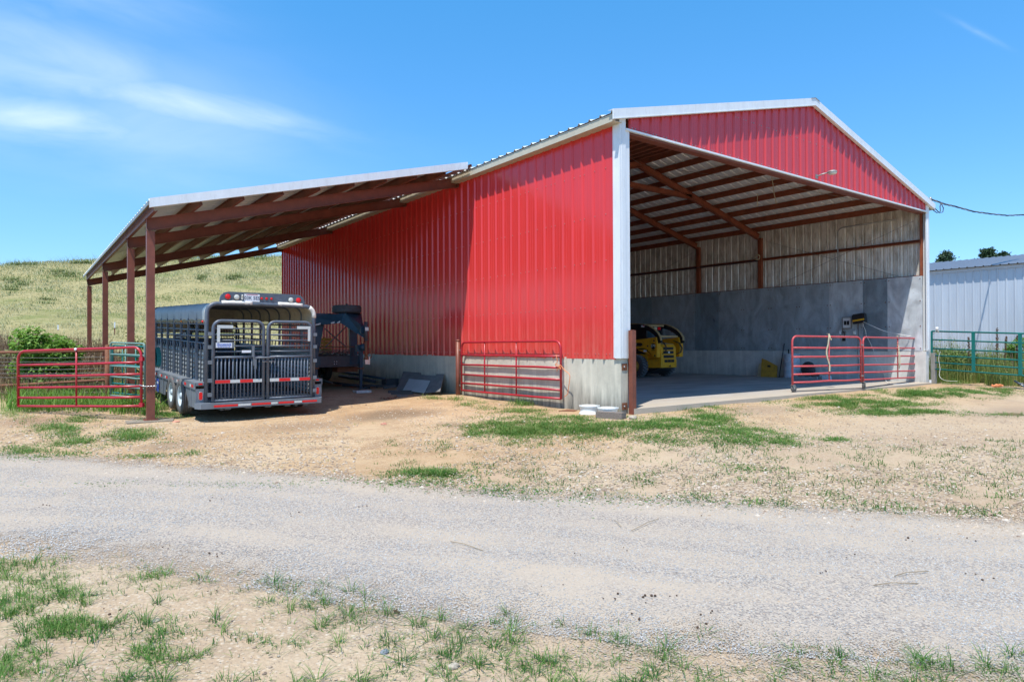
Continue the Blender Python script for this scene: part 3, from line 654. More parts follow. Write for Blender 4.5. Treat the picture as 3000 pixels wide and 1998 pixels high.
# steel wainscot: overlapping 4 ft sheets
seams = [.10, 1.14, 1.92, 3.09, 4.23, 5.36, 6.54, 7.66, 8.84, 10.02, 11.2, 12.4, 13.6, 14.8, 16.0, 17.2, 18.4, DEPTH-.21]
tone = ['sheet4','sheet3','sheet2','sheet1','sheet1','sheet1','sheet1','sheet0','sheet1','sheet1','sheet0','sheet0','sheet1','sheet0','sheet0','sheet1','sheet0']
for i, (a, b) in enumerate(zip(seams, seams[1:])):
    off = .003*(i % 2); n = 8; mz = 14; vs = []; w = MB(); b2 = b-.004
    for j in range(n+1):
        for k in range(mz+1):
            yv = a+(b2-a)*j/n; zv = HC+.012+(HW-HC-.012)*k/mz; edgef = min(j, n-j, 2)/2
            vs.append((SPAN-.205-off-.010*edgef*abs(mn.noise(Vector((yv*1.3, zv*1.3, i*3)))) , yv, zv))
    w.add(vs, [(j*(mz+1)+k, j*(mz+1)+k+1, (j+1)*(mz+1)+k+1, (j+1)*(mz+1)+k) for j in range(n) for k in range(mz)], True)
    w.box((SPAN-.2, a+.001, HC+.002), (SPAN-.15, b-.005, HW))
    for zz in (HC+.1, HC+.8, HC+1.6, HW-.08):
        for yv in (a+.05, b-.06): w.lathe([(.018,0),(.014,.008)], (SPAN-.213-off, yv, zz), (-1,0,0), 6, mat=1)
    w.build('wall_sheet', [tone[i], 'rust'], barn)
# bare and bent eave bits: conduit with elbow
w = MB(); w.tube([(SPAN-.12,.9,5.33),(SPAN-.12,2.6,5.33)]+[(SPAN-.12, 2.6+.2*sin(a), 5.13+.2*cos(a)) for a in (.3,.6,.9,1.2,1.57)]+[(SPAN-.12,2.8,4.6),(SPAN-.12,2.8,HW)], .022, 8); w.build('conduit', 'dull_steel', barn)
# lean-to: posts, rafter beams, purlins, eave beam, roof, fascia
LS = .258; LW = 7.2; HP = 3.57; HB = 5.43; LY0 = 4.85
for y in YS[1:]:
    gzv = terrain(-LW, y)
    w = MB(); w.box((-LW-.0, y-.07, gzv-.1), (-LW+.14, y+.07, HP)); w.box((-LW-.05, y-.12, gzv-.02), (-LW+.19, y+.12, gzv+.03))
    w.build('post', 'red_steel', barn)
    w = MB(); a = Vector((-LW, y, HP+.115)); b = Vector((-.045, y, HB+.115)); n = Vector((-LS,0,1)).normalized()
    w.bar(a, b, .01, .23, up=n); w.bar(a-n*.115+Vector((0,-.03,0)), b-n*.115+Vector((0,-.03,0)), .07, .01, up=n); w.bar(a+n*.115+Vector((0,-.03,0)), b+n*.115+Vector((0,-.03,0)), .07, .01, up=n)
    w.bar(Vector((-LW, y-.03, HP)), Vector((-LW, y-.03, HP+.23)), .008, .07, up=(0,1,0)); w.bar(Vector((-.04, y, HB-.02)), Vector((-.04, y, HB+.27)), .16, .03, up=(1,0,0))
    w.build('beam', 'red_steel', barn)
def lz(x): return HP+.245+.185+LS*(x+LW)            # underside of the lean-to sheets
n = Vector((-LS,0,1)).normalized()
for k in range(10):
    x = -LW+.06+k*.78; 
    if x > -.1: break
    w = MB()
    if k == 0: csec(w, (x-.06, LY0+.06, HP+.24), (x-.06, DEPTH+.35, HP+.24), .20, .06, 1)
    else: csec(w, (x, LY0+.06, lz(x)-.188), (x, DEPTH+.35, lz(x)-.188), .18, .06, -1, nrm=n)
    w.build('purlin', 'red_steel', barn)
roof(-LW-.08, lz(-LW-.08)+.004, -.30, lz(-.30)+.004, LY0, DEPTH+.45, 'lean_to_roof', 'galv_roof')
w = MB(); za, zb = lz(-LW-.08)+.05, lz(-.33)+.05
vs = [(-LW-.08, LY0-.004, za-.17), (-.33, LY0-.004, zb-.17), (-.33, LY0-.004, zb), (-LW-.08, LY0-.004, za)]; w.prism(vs, (0,-.025,0))
w.prism([(-LW-.08, LY0-.02, za), (-.33, LY0-.02, zb), (-.33, LY0+.12, zb), (-LW-.08, LY0+.12, za)], (0,0,-.004))
w.prism([(-LW-.08, LY0-.02, za-.17), (-.33, LY0-.02, zb-.17), (-.33, LY0+.05, zb-.17), (-LW-.08, LY0+.05, za-.17)], (0,0,.004))
w.bar((-3.5, LY0-.031, lz(-3.5)-.12), (-3.5, LY0-.031, lz(-3.5)+.05), .01, .004)
w.build('rake_trim', 'white_trim', barn)
w = MB(); w.box((-LW-.105, LY0, lz(-LW-.105)-.07), (-LW-.085, DEPTH+.45, lz(-LW-.105)+.0)); w.build('eave_trim', 'dull_steel', barn)

# concrete pad under the first post
p = Vector((-LW+.05, YS[1]-.05, gz(-LW, YS[1]))); w = MB()
w.prism([(p.x-.42,p.y-.3,p.z-.06),(p.x+.35,p.y-.36,p.z-.06),(p.x+.45,p.y+.1,p.z-.06),(p.x+.1,p.y+.35,p.z-.06),(p.x-.4,p.y+.2,p.z-.06)], (0,0,.075))
M['pad'] = concrete_mat('pad', (.34,.28,.21), .5)
tag(w.build('concrete_pad', 'pad'), 'broken concrete footing pad under the nearest steel post', 'concrete pad')
#PART2
def proj(P):
    d = Vector(P)-CP; z = d.dot(FW); return (1500+FPX*d.dot(RT)/z, 999-FPX*d.dot(UP)/z, z)
def vz(P, v):
    """height above the point P on the ground at which a mark v is seen"""
    u0, v0, d = proj(P); return P[2]+(v0-v)*d/FPX
def poly_on(pts, n, c):      # outline points on the plane n.x = c
    n = Vector(n); r = []
    for u, v in pts: d = ray(u, v); r.append(CP + d*((c-n.dot(CP))/n.dot(d)))
    return r

# ------------------------------------------------------------------ gates
def gate(name, label, cat, A, B, za, zb, fr, verts, r, mat, group=None, rc=.16, foot=0, vert_r=None, dents=None):
    """A,B: plan points of the ends; za,zb = (bottom, top) heights at each end; fr: rail heights as fractions"""
    A, B = Vector((A[0],A[1],0)), Vector((B[0],B[1],0)); Lg = (B-A).length; d = (B-A)/Lg
    base = A + Vector((0,0,za[0])); t = thing(name, label, cat, base, atan2(d.y, d.x), group)
    # local: x along, z up from za[0]
    def zl(x, f): k = x/Lg; lo = za[0]+(zb[0]-za[0])*k; hi = za[1]+(zb[1]-za[1])*k; return lo+(hi-lo)*f - za[0]
    w = MB(); pts = [(0,0,zl(0,0)-foot)]
    for a in (0, .4, .8, 1.2, pi/2): pts.append((rc-rc*cos(a), 0, zl(0,1)-rc+rc*sin(a)))
    for k in range(1, 6): pts.append((Lg*k/6, 0, zl(Lg*k/6, 1)))
    for a in (pi/2, 1.2, .8, .4, 0): pts.append((Lg-rc+rc*cos(a), 0, zl(Lg,1)-rc+rc*sin(a)))
    pts.append((Lg, 0, zl(Lg,0)-foot)); w.tube(pts, r, 10); w.build('frame', mat, t)
    for f in fr:
        w = MB(); b1, b2 = random.uniform(-.010,.008), random.uniform(-.010,.008); w.tube([(0,0,zl(0,f)), (Lg*.25,b1,zl(Lg*.25,f)+b2*.7), (Lg*.5,-b1,zl(Lg*.5,f)+b1), (Lg*.78,b2,zl(Lg*.78,f)+b2), (Lg,0,zl(Lg,f))], r*.95, 8)
        w.build('rail', mat, t)
    for x in verts:
        w = MB(); w.tube([(x*Lg,0,zl(x*Lg,0)), (x*Lg,0,zl(x*Lg,1))], vert_r or r*.7, 8); w.build('brace', mat, t)
    return t, Lg, zl, d
A = Vector((-9.22, 8.12, 0)); B = Vector((-7.28, 5.86, 0))
t, Lg, zl, d = gate('farm_gate', 'dark red tube gate with white tag on its top rail beside the steel post', 'gate', A, B, (.09,1.22), (.14,1.29), (0,.153,.336,.542,.744), (.485,), .026, 'gate_red', rc=.17)
w = MB(); w.lathe([(.001,-.031),(.028,-.030),(.028,.030),(.001,.031)], (Lg*.485,0,zl(Lg*.485,1)), (0,1,0), 12); w.build('tag', 'sign_white', t)
for f in (.02, .80):
    w = MB(); w.box((Lg-.03,-.03,zl(Lg,f)-.04), (Lg+.05,.03,zl(Lg,f)+.04)); w.build('hinge', 'gate_red', t)
# gate folded against the side wall
a = onx(1352,1000,-.13); b = onx(1643,1000,-.13)
t, Lg, zl, d = gate('farm_gate', 'dark red tube gate folded flat against the concrete wall with orange twine', 'gate', (-.13,a.y), (-.13,b.y), (vz(Vector((-.13,a.y,0)),1143), vz(Vector((-.13,a.y,0)),1003)), (vz(Vector((-.13,b.y,0)),1168), vz(Vector((-.13,b.y,0)),999)), (0,.147,.33,.532,.734), (.27,.60), .026, 'gate_red', rc=.17)
for zh in (.12,1.02): w = MB(); w.bar((0,0,zh),(-.11,0,zh),.02,.03); w.build('hinge', 'dull_steel', t)
P = onx(1343,1160,-.14); zt0 = vz(Vector((-.14,P.y,0)), 1000)
w = MB(); w.tube([(-.14,P.y+.02,-.3),(-.14,P.y+.02,zt0)], .055, 14); w.lathe([(.05,0),(.06,.0),(.055,.03),(.02,.045),(.001,.048)], (-.14,P.y+.02,zt0), (0,0,1), 14)
tag(w.build('gate_post', 'red_steel'), 'rusty round gate post standing against the red side wall', 'post')
# orange twine tied on the gate end
def hang(name, pts, r, mat, label, cat, parent=None, n=6, jit=0, group=None):
    """smoothed line through points"""
    P = [Vector(p) for p in pts]; Q = []
    for i in range(len(P)-1):
        p0, p1, p2, p3 = P[max(i-1,0)], P[i], P[i+1], P[min(i+2,len(P)-1)]
        for k in range(6):
            s = k/6; Q.append(.5*((2*p1)+(p2-p0)*s+(2*p0-5*p1+4*p2-p3)*s*s+(3*p1-p0-3*p2+p3)*s**3))
    Q.append(P[-1])
    if jit: Q = [q+Vector((random.uniform(-jit,jit) for _ in range(3))) for q in Q]
    w = MB(); w.tube(Q, r, n); o = w.build(name, mat, parent)
    if parent is None: tag(o, label, cat, group)
    return o
px3 = lambda x, y: (1300+x/3.925, 950+y/3.925)
hang('twine', [onx(*px3(x,y), -.16) for x,y in ((1290,350),(1305,410),(1300,450),(1285,470),(1320,490),(1340,470),(1375,510),(1390,530),(1440,570),(1450,620),(1430,760),(1425,800),(1385,835))], .008, 'rope_orange', 'frayed orange twine hanging off the end of the folded gate', 'twine')
hang('twine', [onx(*px3(x,y), -.165) for x,y in ((1300,545),(1310,515),(1330,500),(1345,520),(1330,480),(1285,455))], .007, 'rope_orange', 'short knot of orange twine round the second rail of the folded gate', 'twine')
# pair of worn gates on casters across the opening
C0 = onz(2322, 1149.5, SL); C1 = onz(2527, 1139.5, SL); C2 = onz(2707, 1119, .04)
C0.z = C1.z = SL
fr = (0,.174,.35,.55,.75)
e1 = C1+(C0-C1).normalized()*.06; e2 = C1+(C2-C1).normalized()*.06; e3 = C2-(C2-C1).normalized()*.08
t, Lg, zl, d = gate('farm_gate', 'worn pinkish red caster gate with pale strap hung over it', 'gate', C0, e1, (vz(C0,1121), vz(C0,985)), (vz(e1,1112), vz(e1,988)), fr, (.52,), .026, 'gate_red_worn', 'worn gates on casters across the barn opening', rc=.15, foot=.06)
def caster(t, x, z0, zg):
    w = MB(); w.box((x-.05,-.04,z0-.012),(x+.05,.04,z0)); w.bar((x,-.03,z0-.01),(x+.04,-.03,zg+.085),.008,.04); w.bar((x,.03,z0-.01),(x+.04,.03,zg+.085),.008,.04); q = w.build('caster', 'dull_steel', t)
    w = MB(); w.lathe([(.03,-.022),(.085,-.02),(.094,0),(.085,.02),(.03,.022)], (x+.04,0,zg+.097), (0,1,0), 20); w.lathe([(.028,-.024),(.001,-.024)], (x+.04,0,zg+.097), (0,1,0), 12)
    w.build('wheel', 'rubber_dusty', q)
caster(t, 0, -.06, SL-vz(C0,1121))
for zh in (.10,.93): w = MB(); w.box((Lg-.02,-.04,zh),(Lg+.06,.04,zh+.03)); w.build('hinge', 'dull_steel', t)
xs_ = Lg*.5
hang('strap', [(xs_-.01,-.05,zl(xs_,1)+.0),(xs_,0,zl(xs_,1)+.035),(xs_,.03,zl(xs_,1)-.05)], .014, 'rope_tan', '', '', parent=None) if 0 else None
S = Matrix.Translation(Vector((C0.x,C0.y,vz(C0,1121)))) @ Matrix.Rotation(atan2(d.y,d.x),4,'Z')
w = MB(); pts = [(xs_+.02,-.03,1.24),(xs_,-.04,1.12),(xs_-.03,-.04,.95),(xs_-.08,-.035,.82),(xs_-.09,-.04,.70),(xs_-.04,-.04,.56),(xs_+.03,-.035,.42),(xs_+.02,-.04,.26)]
for p, q in zip(pts, pts[1:]): w.bar(p, q, .045, .008, up=(0,1,0))
w.bar((xs_+.02,-.035,1.24),(xs_+.02,.035,1.24),.045,.008); w.tube([(xs_+.03,-.04,1.2),(xs_+.06,-.045,1.08),(xs_+.09,-.04,1.07),(xs_+.08,-.04,1.11)], .012, 6)
tag(w.build('strap', 'rope_tan', None, S), 'pale tan strap draped over the left caster gate', 'strap')
t, Lg, zl, d2 = gate('farm_gate', 'worn pinkish red caster gate with twine on its brace beside the rusty post', 'gate', e2, e3, (vz(e2,1113), vz(e2,988)), (vz(e3,1104), vz(e3,992)), fr, (.53,), .024, 'gate_red_worn', 'worn gates on casters across the barn opening', rc=.15, foot=.05)
caster(t, 0, -.05, SL-vz(e2,1113))
S = Matrix.Translation(Vector((e2.x,e2.y,vz(e2,1113)))) @ Matrix.Rotation(atan2(d2.y,d2.x),4,'Z')
w = MB(); xv = Lg*.53
for k in range(14):
    a = random.uniform(-.04,.12); w.tube([(xv,-.03,random.uniform(.75,.95)),(xv+a,-.04,random.uniform(.5,.65)),(xv+a*1.3,-.04,random.uniform(.3,.42)),(xv+a*.4,-.03,random.uniform(.2,.3))], .005, 4)
for z in (1.2,1.16,1.0,.93,.86,.80,.72): w.tube([(xv+.03*cos(q),.03*sin(q),z+.01*sin(q*3)) for q in [i*.7 for i in range(10)]], .006, 4)
tag(w.build('baling_twine', 'rope_tan', None, S), 'hank of tan baling twine tied to the right caster gate', 'twine')
zg2 = vz(C2, 986)
w = MB(); w.tube([(C2.x,C2.y,-.3),(C2.x,C2.y,zg2)], .075, 16); w.lathe([(.076,0),(.078,.02),(.05,.05),(.001,.06)], (C2.x,C2.y,zg2), (0,0,1), 16); w.lathe([(.08,.66),(.085,.67),(.085,.70),(.08,.71)], (C2.x,C2.y,0), (0,0,1), 16)
tag(w.build('gate_post', 'rust'), 'rusty round post at the right edge of the barn opening holding the caster gates', 'post')
w = MB(); w.box((13.93,-.12,-.3),(14.07,.0,vz(Vector((14,-.06,0)),1034))); tag(w.build('wooden_post', 'wood_grey'), 'weathered grey wooden post at the barn corner beside the green gate', 'post')
w = MB(); q = ground_at(2726,1126); w.box((q.x-.03,q.y-.02,q.z-.05),(q.x+.03,q.y+.02,q.z+.14)); tag(w.build('stake', 'sign_white'), 'small white stake in the grass below the wooden post', 'stake')
# green fence panel
P0 = atd(2731,1081,20.9); P1 = atd(2990,1100,18.9); dd = (P1-P0); P1e = P0+dd*1.9
t = thing('livestock_panel', 'teal green steel fence panel with six rails beside the barn corner', 'fence panel', P0, world=True)
f0 = [1080.7,1061.7,1041,1021,995,970.5]; f1 = [1099.8,1078,1055.5,1032.5,1005,977]
for i,(a,b) in enumerate(zip(f0,f1)):
    za = vz(P0,a); zb = vz(P1,b); w = MB(); w.tube([(P0.x,P0.y,za),(P1.x,P1.y,zb),(P1e.x,P1e.y,zb+(zb-za)*.9)], .026 if i==5 else .023, 10); w.build('rail', 'gate_green', t)
dn = dd.normalized()
for k in (0.0, .495, 1.0, 1.45):
    q = P0+dd*k; lo = vz(P0,1082)*(1-k)+vz(P1,1100)*k; hi = vz(P0,970)*(1-k)+vz(P1,977)*k; w = MB(); hw = .045 if k else .025
    w.box((q.x-.03,q.y-hw,lo),(q.x+.01,q.y+hw,hi)); w.build('upright', 'gate_green', t)
# jamb post with brackets
jp = Vector((.215,-.10,0)); zt1 = vz(jp, 968)
w = MB(); w.box((jp.x-.05,jp.y-.05,-.12),(jp.x+.05,jp.y+.05,zt1)); w.box((jp.x-.03,jp.y-.03,zt1),(jp.x+.03,jp.y+.03,zt1+.01))
t = thing('steel_jamb_post', 'square rusty steel post bolted to the near corner of the barn opening', 'post', (jp.x,jp.y,0), world=True); w.build('post', 'red_steel', t)
for v in (1075, 1190):
    zz = vz(jp, v); w = MB(); w.box((.03,-.012,zz-.065),(.165,-.001,zz+.065)); b_ = w.build('bracket', 'rust', t); w = MB(); w.lathe([(.018,0),(.018,.012),(.001,.013)], (.085,-.012,zz), (0,-1,0), 6); w.build('bolt', 'bright_steel', b_)

# ------------------------------------------------------------------ left pipe fence and panels
Q0 = ground_at(315, 1183)
w = MB(); w.tube([(Q0.x,Q0.y,-.4),(Q0.x,Q0.y,vz(Q0,1013))], .055, 12); w.lathe([(.055,0),(.04,.02),(.001,.03)], (Q0.x,Q0.y,vz(Q0,1013)), (0,0,1), 12)
t = thing('pipe_fence', 'rusty pipe fence with wire strands behind the dark red gate', 'fence', (Q0.x,Q0.y,0), world=True); w.build('post', 'rust', t)
QL = atd(-140, 1100, Q0.dot(FW)-CP.dot(FW)+.9)
for va, vb in ((1027,1034),(1113,1136)):
    w = MB(); a = atd(315,va,proj(Q0)[2]); b = atd(-140,vb,proj(Q0)[2]+.9); w.tube([a,a.lerp(b,.5)+Vector((0,0,-.01)),b], .036, 10); w.build('rail', 'rust', t)
for i, v in enumerate((1045,1057,1068,1079,1091,1103,1124,1148,1165)):
    w = MB(); a = atd(315,v,proj(Q0)[2]); b = atd(-140,v+6,proj(Q0)[2]+.9); w.tube([a, a.lerp(b,.3)+Vector((0,0,-.015)), a.lerp(b,.7)+Vector((0,0,.01)), b], .006, 4); w.build('wire', 'wire', t)
def panel_px(name, label, u0,v0t,v0b,u1,v1t,v1b,d0,d1,fr,vf,r,mat,group):
    a = atd(u0,v0b,d0); b = atd(u1,v1b,d1)
    return gate(name, label, 'gate', a, b, (a.z, atd(u0,v0t,d0).z), (b.z, atd(u1,v1t,d1).z), fr, vf, r, mat, group, rc=.06)
panel_px('panel_gate', 'sage green tube gate standing on edge behind the nearest steel post', 324,1004,1158,424,1007,1168,14.2,13.6,(0,.18,.36,.56,.78),(.45,),.020,'gate_sage','green gates stored behind the post')
panel_px('panel_gate', 'darker teal tube gate propped behind the sage green one', 330,1012,1150,428,1016,1160,14.9,14.5,(0,.2,.4,.6,.8),(.3,.7),.020,'gate_green','green gates stored behind the post')
for u, vt, vb, dpt, lab in ((170,952,1003,33,'short white-tipped steel stake on the hillside above the bush'),(336,944,1003,33,'tall white-tipped steel stake on the hillside between the lean-to posts'),(87,952,1000,34,'thin bare stake behind the leafy bush')):
    a = atd(u, vb, dpt); zt_ = atd(u,vt,dpt).z; tp = thing('fence_stake', lab, 'stake', (a.x,a.y,a.z), group='stakes along the foot of the hill')
    w = MB(); hh = zt_-a.z; w.bar((0,0,-.6),(0,0,hh*.72),.05,.05); w.build('shaft', 'tpost', tp); w = MB(); w.bar((0,0,hh*.72),(0,0,hh),.055,.055) if u != 87 else w.bar((0,0,hh*.72),(0,0,hh),.03,.03); w.build('tip', 'sign_white' if u != 87 else 'tpost', tp)
# chain + teal hose on the first post
zc = vz(Vector((-LW,YS[1]-.08,0)),1132); w = MB(); w.tube([(-LW-.03+.20*k/10, YS[1]-.085-.012*sin(k*2.4), zc+.008*cos(k*2.4)) for k in range(11)], .010, 5); w.tube([(-LW-.02,YS[1]-.08,zc),(-LW-.08,YS[1]-.0,zc+.01),(-LW-.12,YS[1]+.05,zc+.03)], .010, 5)
tag(w.build('chain', 'bright_steel'), 'bright chain looped round the nearest steel post', 'chain')
w = MB(); hx = -LW+.17; hy = YS[1]+.06; zb = vz(Vector((hx,hy,0)),1075); zt2 = vz(Vector((hx,hy,0)),1018)
for k in range(7):
    r0 = .05+.006*k; w.tube([(hx+.01*k+r0*.5*cos(a), hy+.04*sin(a)+.01*k, (zb+zt2)/2+(zt2-zb)/2*(.9+.02*k)*sin(a)) for a in [i*2*pi/18 for i in range(18)]], .011, 5, closed=True)
tag(w.build('garden_hose', 'gate_green'), 'coiled teal hose hanging behind the nearest steel post', 'hose')

# ------------------------------------------------------------------ stock trailer
TM = Matrix.Translation(Vector((-6.25, 5.165, .19))) @ Matrix.Rotation(radians(1.3),4,'Z') @ Matrix.Rotation(radians(1.9),4,'X')
st = thing('stock_trailer', 'dark grey slatted livestock trailer with tarp roof parked under the lean-to', 'trailer', rot=TM.to_3x3().to_4x4(), loc=TM.translation)
TW, TL, TH = 2.16, 6.05, 1.96
w = MB(); w.box((0,0,-.02),(TW,TL,.05)); w.box((-.16,.0,-.12),(TW+.16,.06,-.02)); 
for k in range(5): w.box((.35+k*.4,.0,-.16),(.47+k*.4,.12,-.12))
for x in (.3,TW-.36): w.box((x,.1,-.18),(x+.06,TL,-.02))
w.build('floor', 'trailer_paint', st)
w = MB(); w.prism([(-.22,-.02,-.045),(-.12,-.17,-.045),(TW+.12,-.17,-.045),(TW+.20,-.02,-.045),(TW+.20,.0,-.045),(-.22,.0,-.045)], (0,0,.05))
w.bar((-.21,-.03,-.06),(-.12,-.175,-.06),.012,.09); w.bar((-.12,-.175,-.06),(TW+.12,-.175,-.06),.012,.09); bm = w.build('bumper', 'trailer_panel', st)
for x0,x1 in ((.1,.55),(.82,1.2),(1.36,1.68),(1.86,2.18)): w = MB(); w.box((x0,-.185,-.075),(x1,-.182,-.035)); w.build('reflector', 'reflect_red', bm)
for x0,x1 in ((.56,.80),(1.21,1.34),(1.69,1.85)): w = MB(); w.box((x0,-.185,-.075),(x1,-.182,-.035)); w.build('reflector', 'reflect_white', bm)
# bows: uprights at both sides with a rounded roof bow; rear one thick and partly wrapped
def bow(y, r, mb):
    rc = .19; pts = [(0,y,0),(0,y,TH-rc)] + [(rc-rc*cos(a),y,TH-rc+rc*sin(a)) for a in (.3,.6,.9,1.2,1.5)] + [(TW*.5,y,TH+.018)] + [(TW-rc+rc*cos(a),y,TH-rc+rc*sin(a)) for a in (1.5,1.2,.9,.6,.3)] + [(TW,y,TH-rc),(TW,y,0)]
    mb.tube(pts, r, 8)
w = MB(); bow(0, .042, w); w.build('rear_frame', 'trailer_paint', st)
for x0, x1 in ((.27,.86),(1.38,1.90)):
    w = MB(); w.tube([(x0+(x1-x0)*k/9,0,TH+.030*sin(min(1,abs(1-abs(2*(x0+(x1-x0)*k/9)/TW-1))*2)*pi/2)) for k in range(10)], [.047+.0015*(k%2) for k in range(10)], 10); w.build('tape_wrap', 'white_wrap', st)
w = MB(); w.tube([(TW-.19+.19*cos(a),0,TH-.19+.19*sin(a)) for a in (1.1,.85,.6,.35,.1)]+[(TW,0,TH-.24)], .048, 10); w.build('tape_wrap', 'white_wrap', st)
for k in range(1, 9):
    w = MB(); bow(k*TL/8.2, .022, w); w.build('bow', 'trailer_paint', st)
for s, X in ((0, 0), (1, TW)):
    for z in (1.55,1.43,1.30,1.17):
        w = MB(); w.tube([(X,0,z),(X,TL*.5,z),(X,TL,z)], .017, 6); w.build('side_rail', 'trailer_paint', st)
    for k in range(1, 9):
        w = MB(); y = k*TL/8.2; w.bar((X-.012*(1-2*s),y,.05),(X-.012*(1-2*s),y,TH-.3),.042,.042,up=(0,1,0)); w.build('side_post', 'trailer_paint', st)
    for k in range(8):
        for j in (1,2):
            y = (k+j/3)*TL/8.2; w = MB(); o_ = -.035*(1-2*s); w.tube([(X-o_*.3,y,.36),(X-o_*.3,y,1.06),(X,y,1.17)], .013, 6); w.build('slat', 'trailer_paint', st)
    # corrugated inner lining
    w = MB(); vs = []; nz = 60; xi = X+.03*(1-2*s)
    for j in range(nz+1):
        z = .10+.93*j/nz; ph = (j % 6); off = .012 if ph in (0,1) else (.0 if ph in (3,4) else .006)
        for y in (.08, TL*.5, TL-.3): vs.append((xi+off*(1-2*s)*-1, y, z))
    w.add(vs, [(j*3+i, j*3+i+1, (j+1)*3+i+1, (j+1)*3+i) for j in range(nz) for i in range(2)]); w.build('side_lining', 'lining', st)
    # fender board with reflective tape, lower side skirt with wheel opening
    x0, x1 = (-.20, .0) if not s else (TW, TW+.20); xo = x0 if not s else x1
    w = MB(); w.box((x0,.0,.34),(x1,TL-.2,.40)); w.box((xo-.008,.0,.27),(xo+.008,TL-.2,.40)); fb = w.build('fender', 'trailer_panel', st)
    w = MB(); w2 = MB(); xt = xo+(-.0105 if not s else .0105)
    y = .12
    while y < TL-.5:
        w.box((min(xt,xt+.001),y,.30),(max(xt,xt+.001)+.0005,y+.17,.355)); w2.box((xt,y+.18,.30),(xt+.001,y+.30,.355)); y += .62
    w.build('reflector', 'reflect_red', fb); w2.build('reflector', 'reflect_white', fb)
    w = MB(); xs0 = xo+(.012 if not s else -.02)
    # skirt: solid before and behind the wheels
    w.box((xs0,.0,-.10),(xs0+.008,.62,.28)); w.build('skirt', 'trailer_panel', st); w = MB()
    w.prism([(xs0,.62,.28),(xs0,.62,-.02),(xs0,.78,.10),(xs0,.92,.28)], (.008,0,0)); w.build('skirt', 'trailer_panel', st); w = MB(); w.prism([(xs0,2.72,.28),(xs0,2.9,.02),(xs0,2.95,-.10),(xs0,TL-.25,-.10),(xs0,TL-.25,.28)], (.008,0,0))
    for y in (3.1,3.9,4.6,5.3): w.box((xs0-.02,y,-.10),(xs0+.03,y+.05,.27))
    w.build('skirt', 'trailer_panel', st); w = MB(); w.box((xs0-.012,.35,-.10),(xs0+.03,.40,.27))
    w.build('skirt_rib', 'trailer_panel', st); w = MB(); w.box((x0+.01,-.002,-.10),(x1-.01,.008,.28)); w.build('skirt', 'trailer_panel', st); w = MB(); w.box((min(x0,x1)+.01,.60,-.14),(max(x0,x1)-.0,.615,.28)); w.build('mud_flap', 'trailer_panel', st)
    # oval tail light on the rear of the fender box
    cx = (x0+x1)/2; w = MB(); pts = [(cx+.030*cos(a), -.004, .14+(.045 if a < pi else -.045)+.030*sin(a)) for a in [i*2*pi/24 for i in range(24)]]
    w.prism(pts, (0,-.014,0)); w.build('tail_light', 'lens_red', st)
    w = MB(); w.tube([(p[0]+(p[0]-cx)*.15, -.008, .14+(p[2]-.14)*1.06) for p in pts], .005, 5, closed=True); w.build('light_ring', 'bright_steel', st)
    w = MB(); w.box((cx-.04,-.010,.36),(cx+.03,-.001,.39)); w.build('marker_light', 'lens_red', st)
    # tandem wheels
    for y in (1.28, 2.20):
        xc = (x0+x1)/2 + (-.02 if not s else .02); wh = None; ax = (-1,0,0) if not s else (1,0,0)
        w = MB(); R = .375; prof = [(.215,-.10),(.26,-.112),(.33,-.112),(.36,-.095),(R,-.075)]
        for k in range(4): a = -.075+.0375*k; prof += [(R,a+.002),(R,a+.029),(R-.012,a+.031),(R-.012,a+.036)]
        prof += [(R,.075),(.36,.095),(.33,.112),(.26,.112),(.215,.10)]; 
        cz = -.345+.375
        ty = w.lathe(prof, (xc,y,cz), ax, 40, cap=False).build('wheel', 'rubber_dusty', st)
        w = MB(); w.lathe([(.218,.095),(.212,.10),(.195,.085),(.185,.02),(.13,.0),(.125,.015),(.075,.02),(.07,.075),(.055,.095),(.001,.10)], (xc,y,cz), ax, 28, cap=False); w.lathe([(.218,-.095),(.19,-.08),(.001,-.07)], (xc,y,cz), ax, 20); w.build('rim', 'rim_blue', ty)
for y in (1.28,2.20):
    w = MB(); w.tube([(-.05,y,.03),(TW+.05,y,.03)], .045, 10); w.build('axle', 'dark_steel', st)
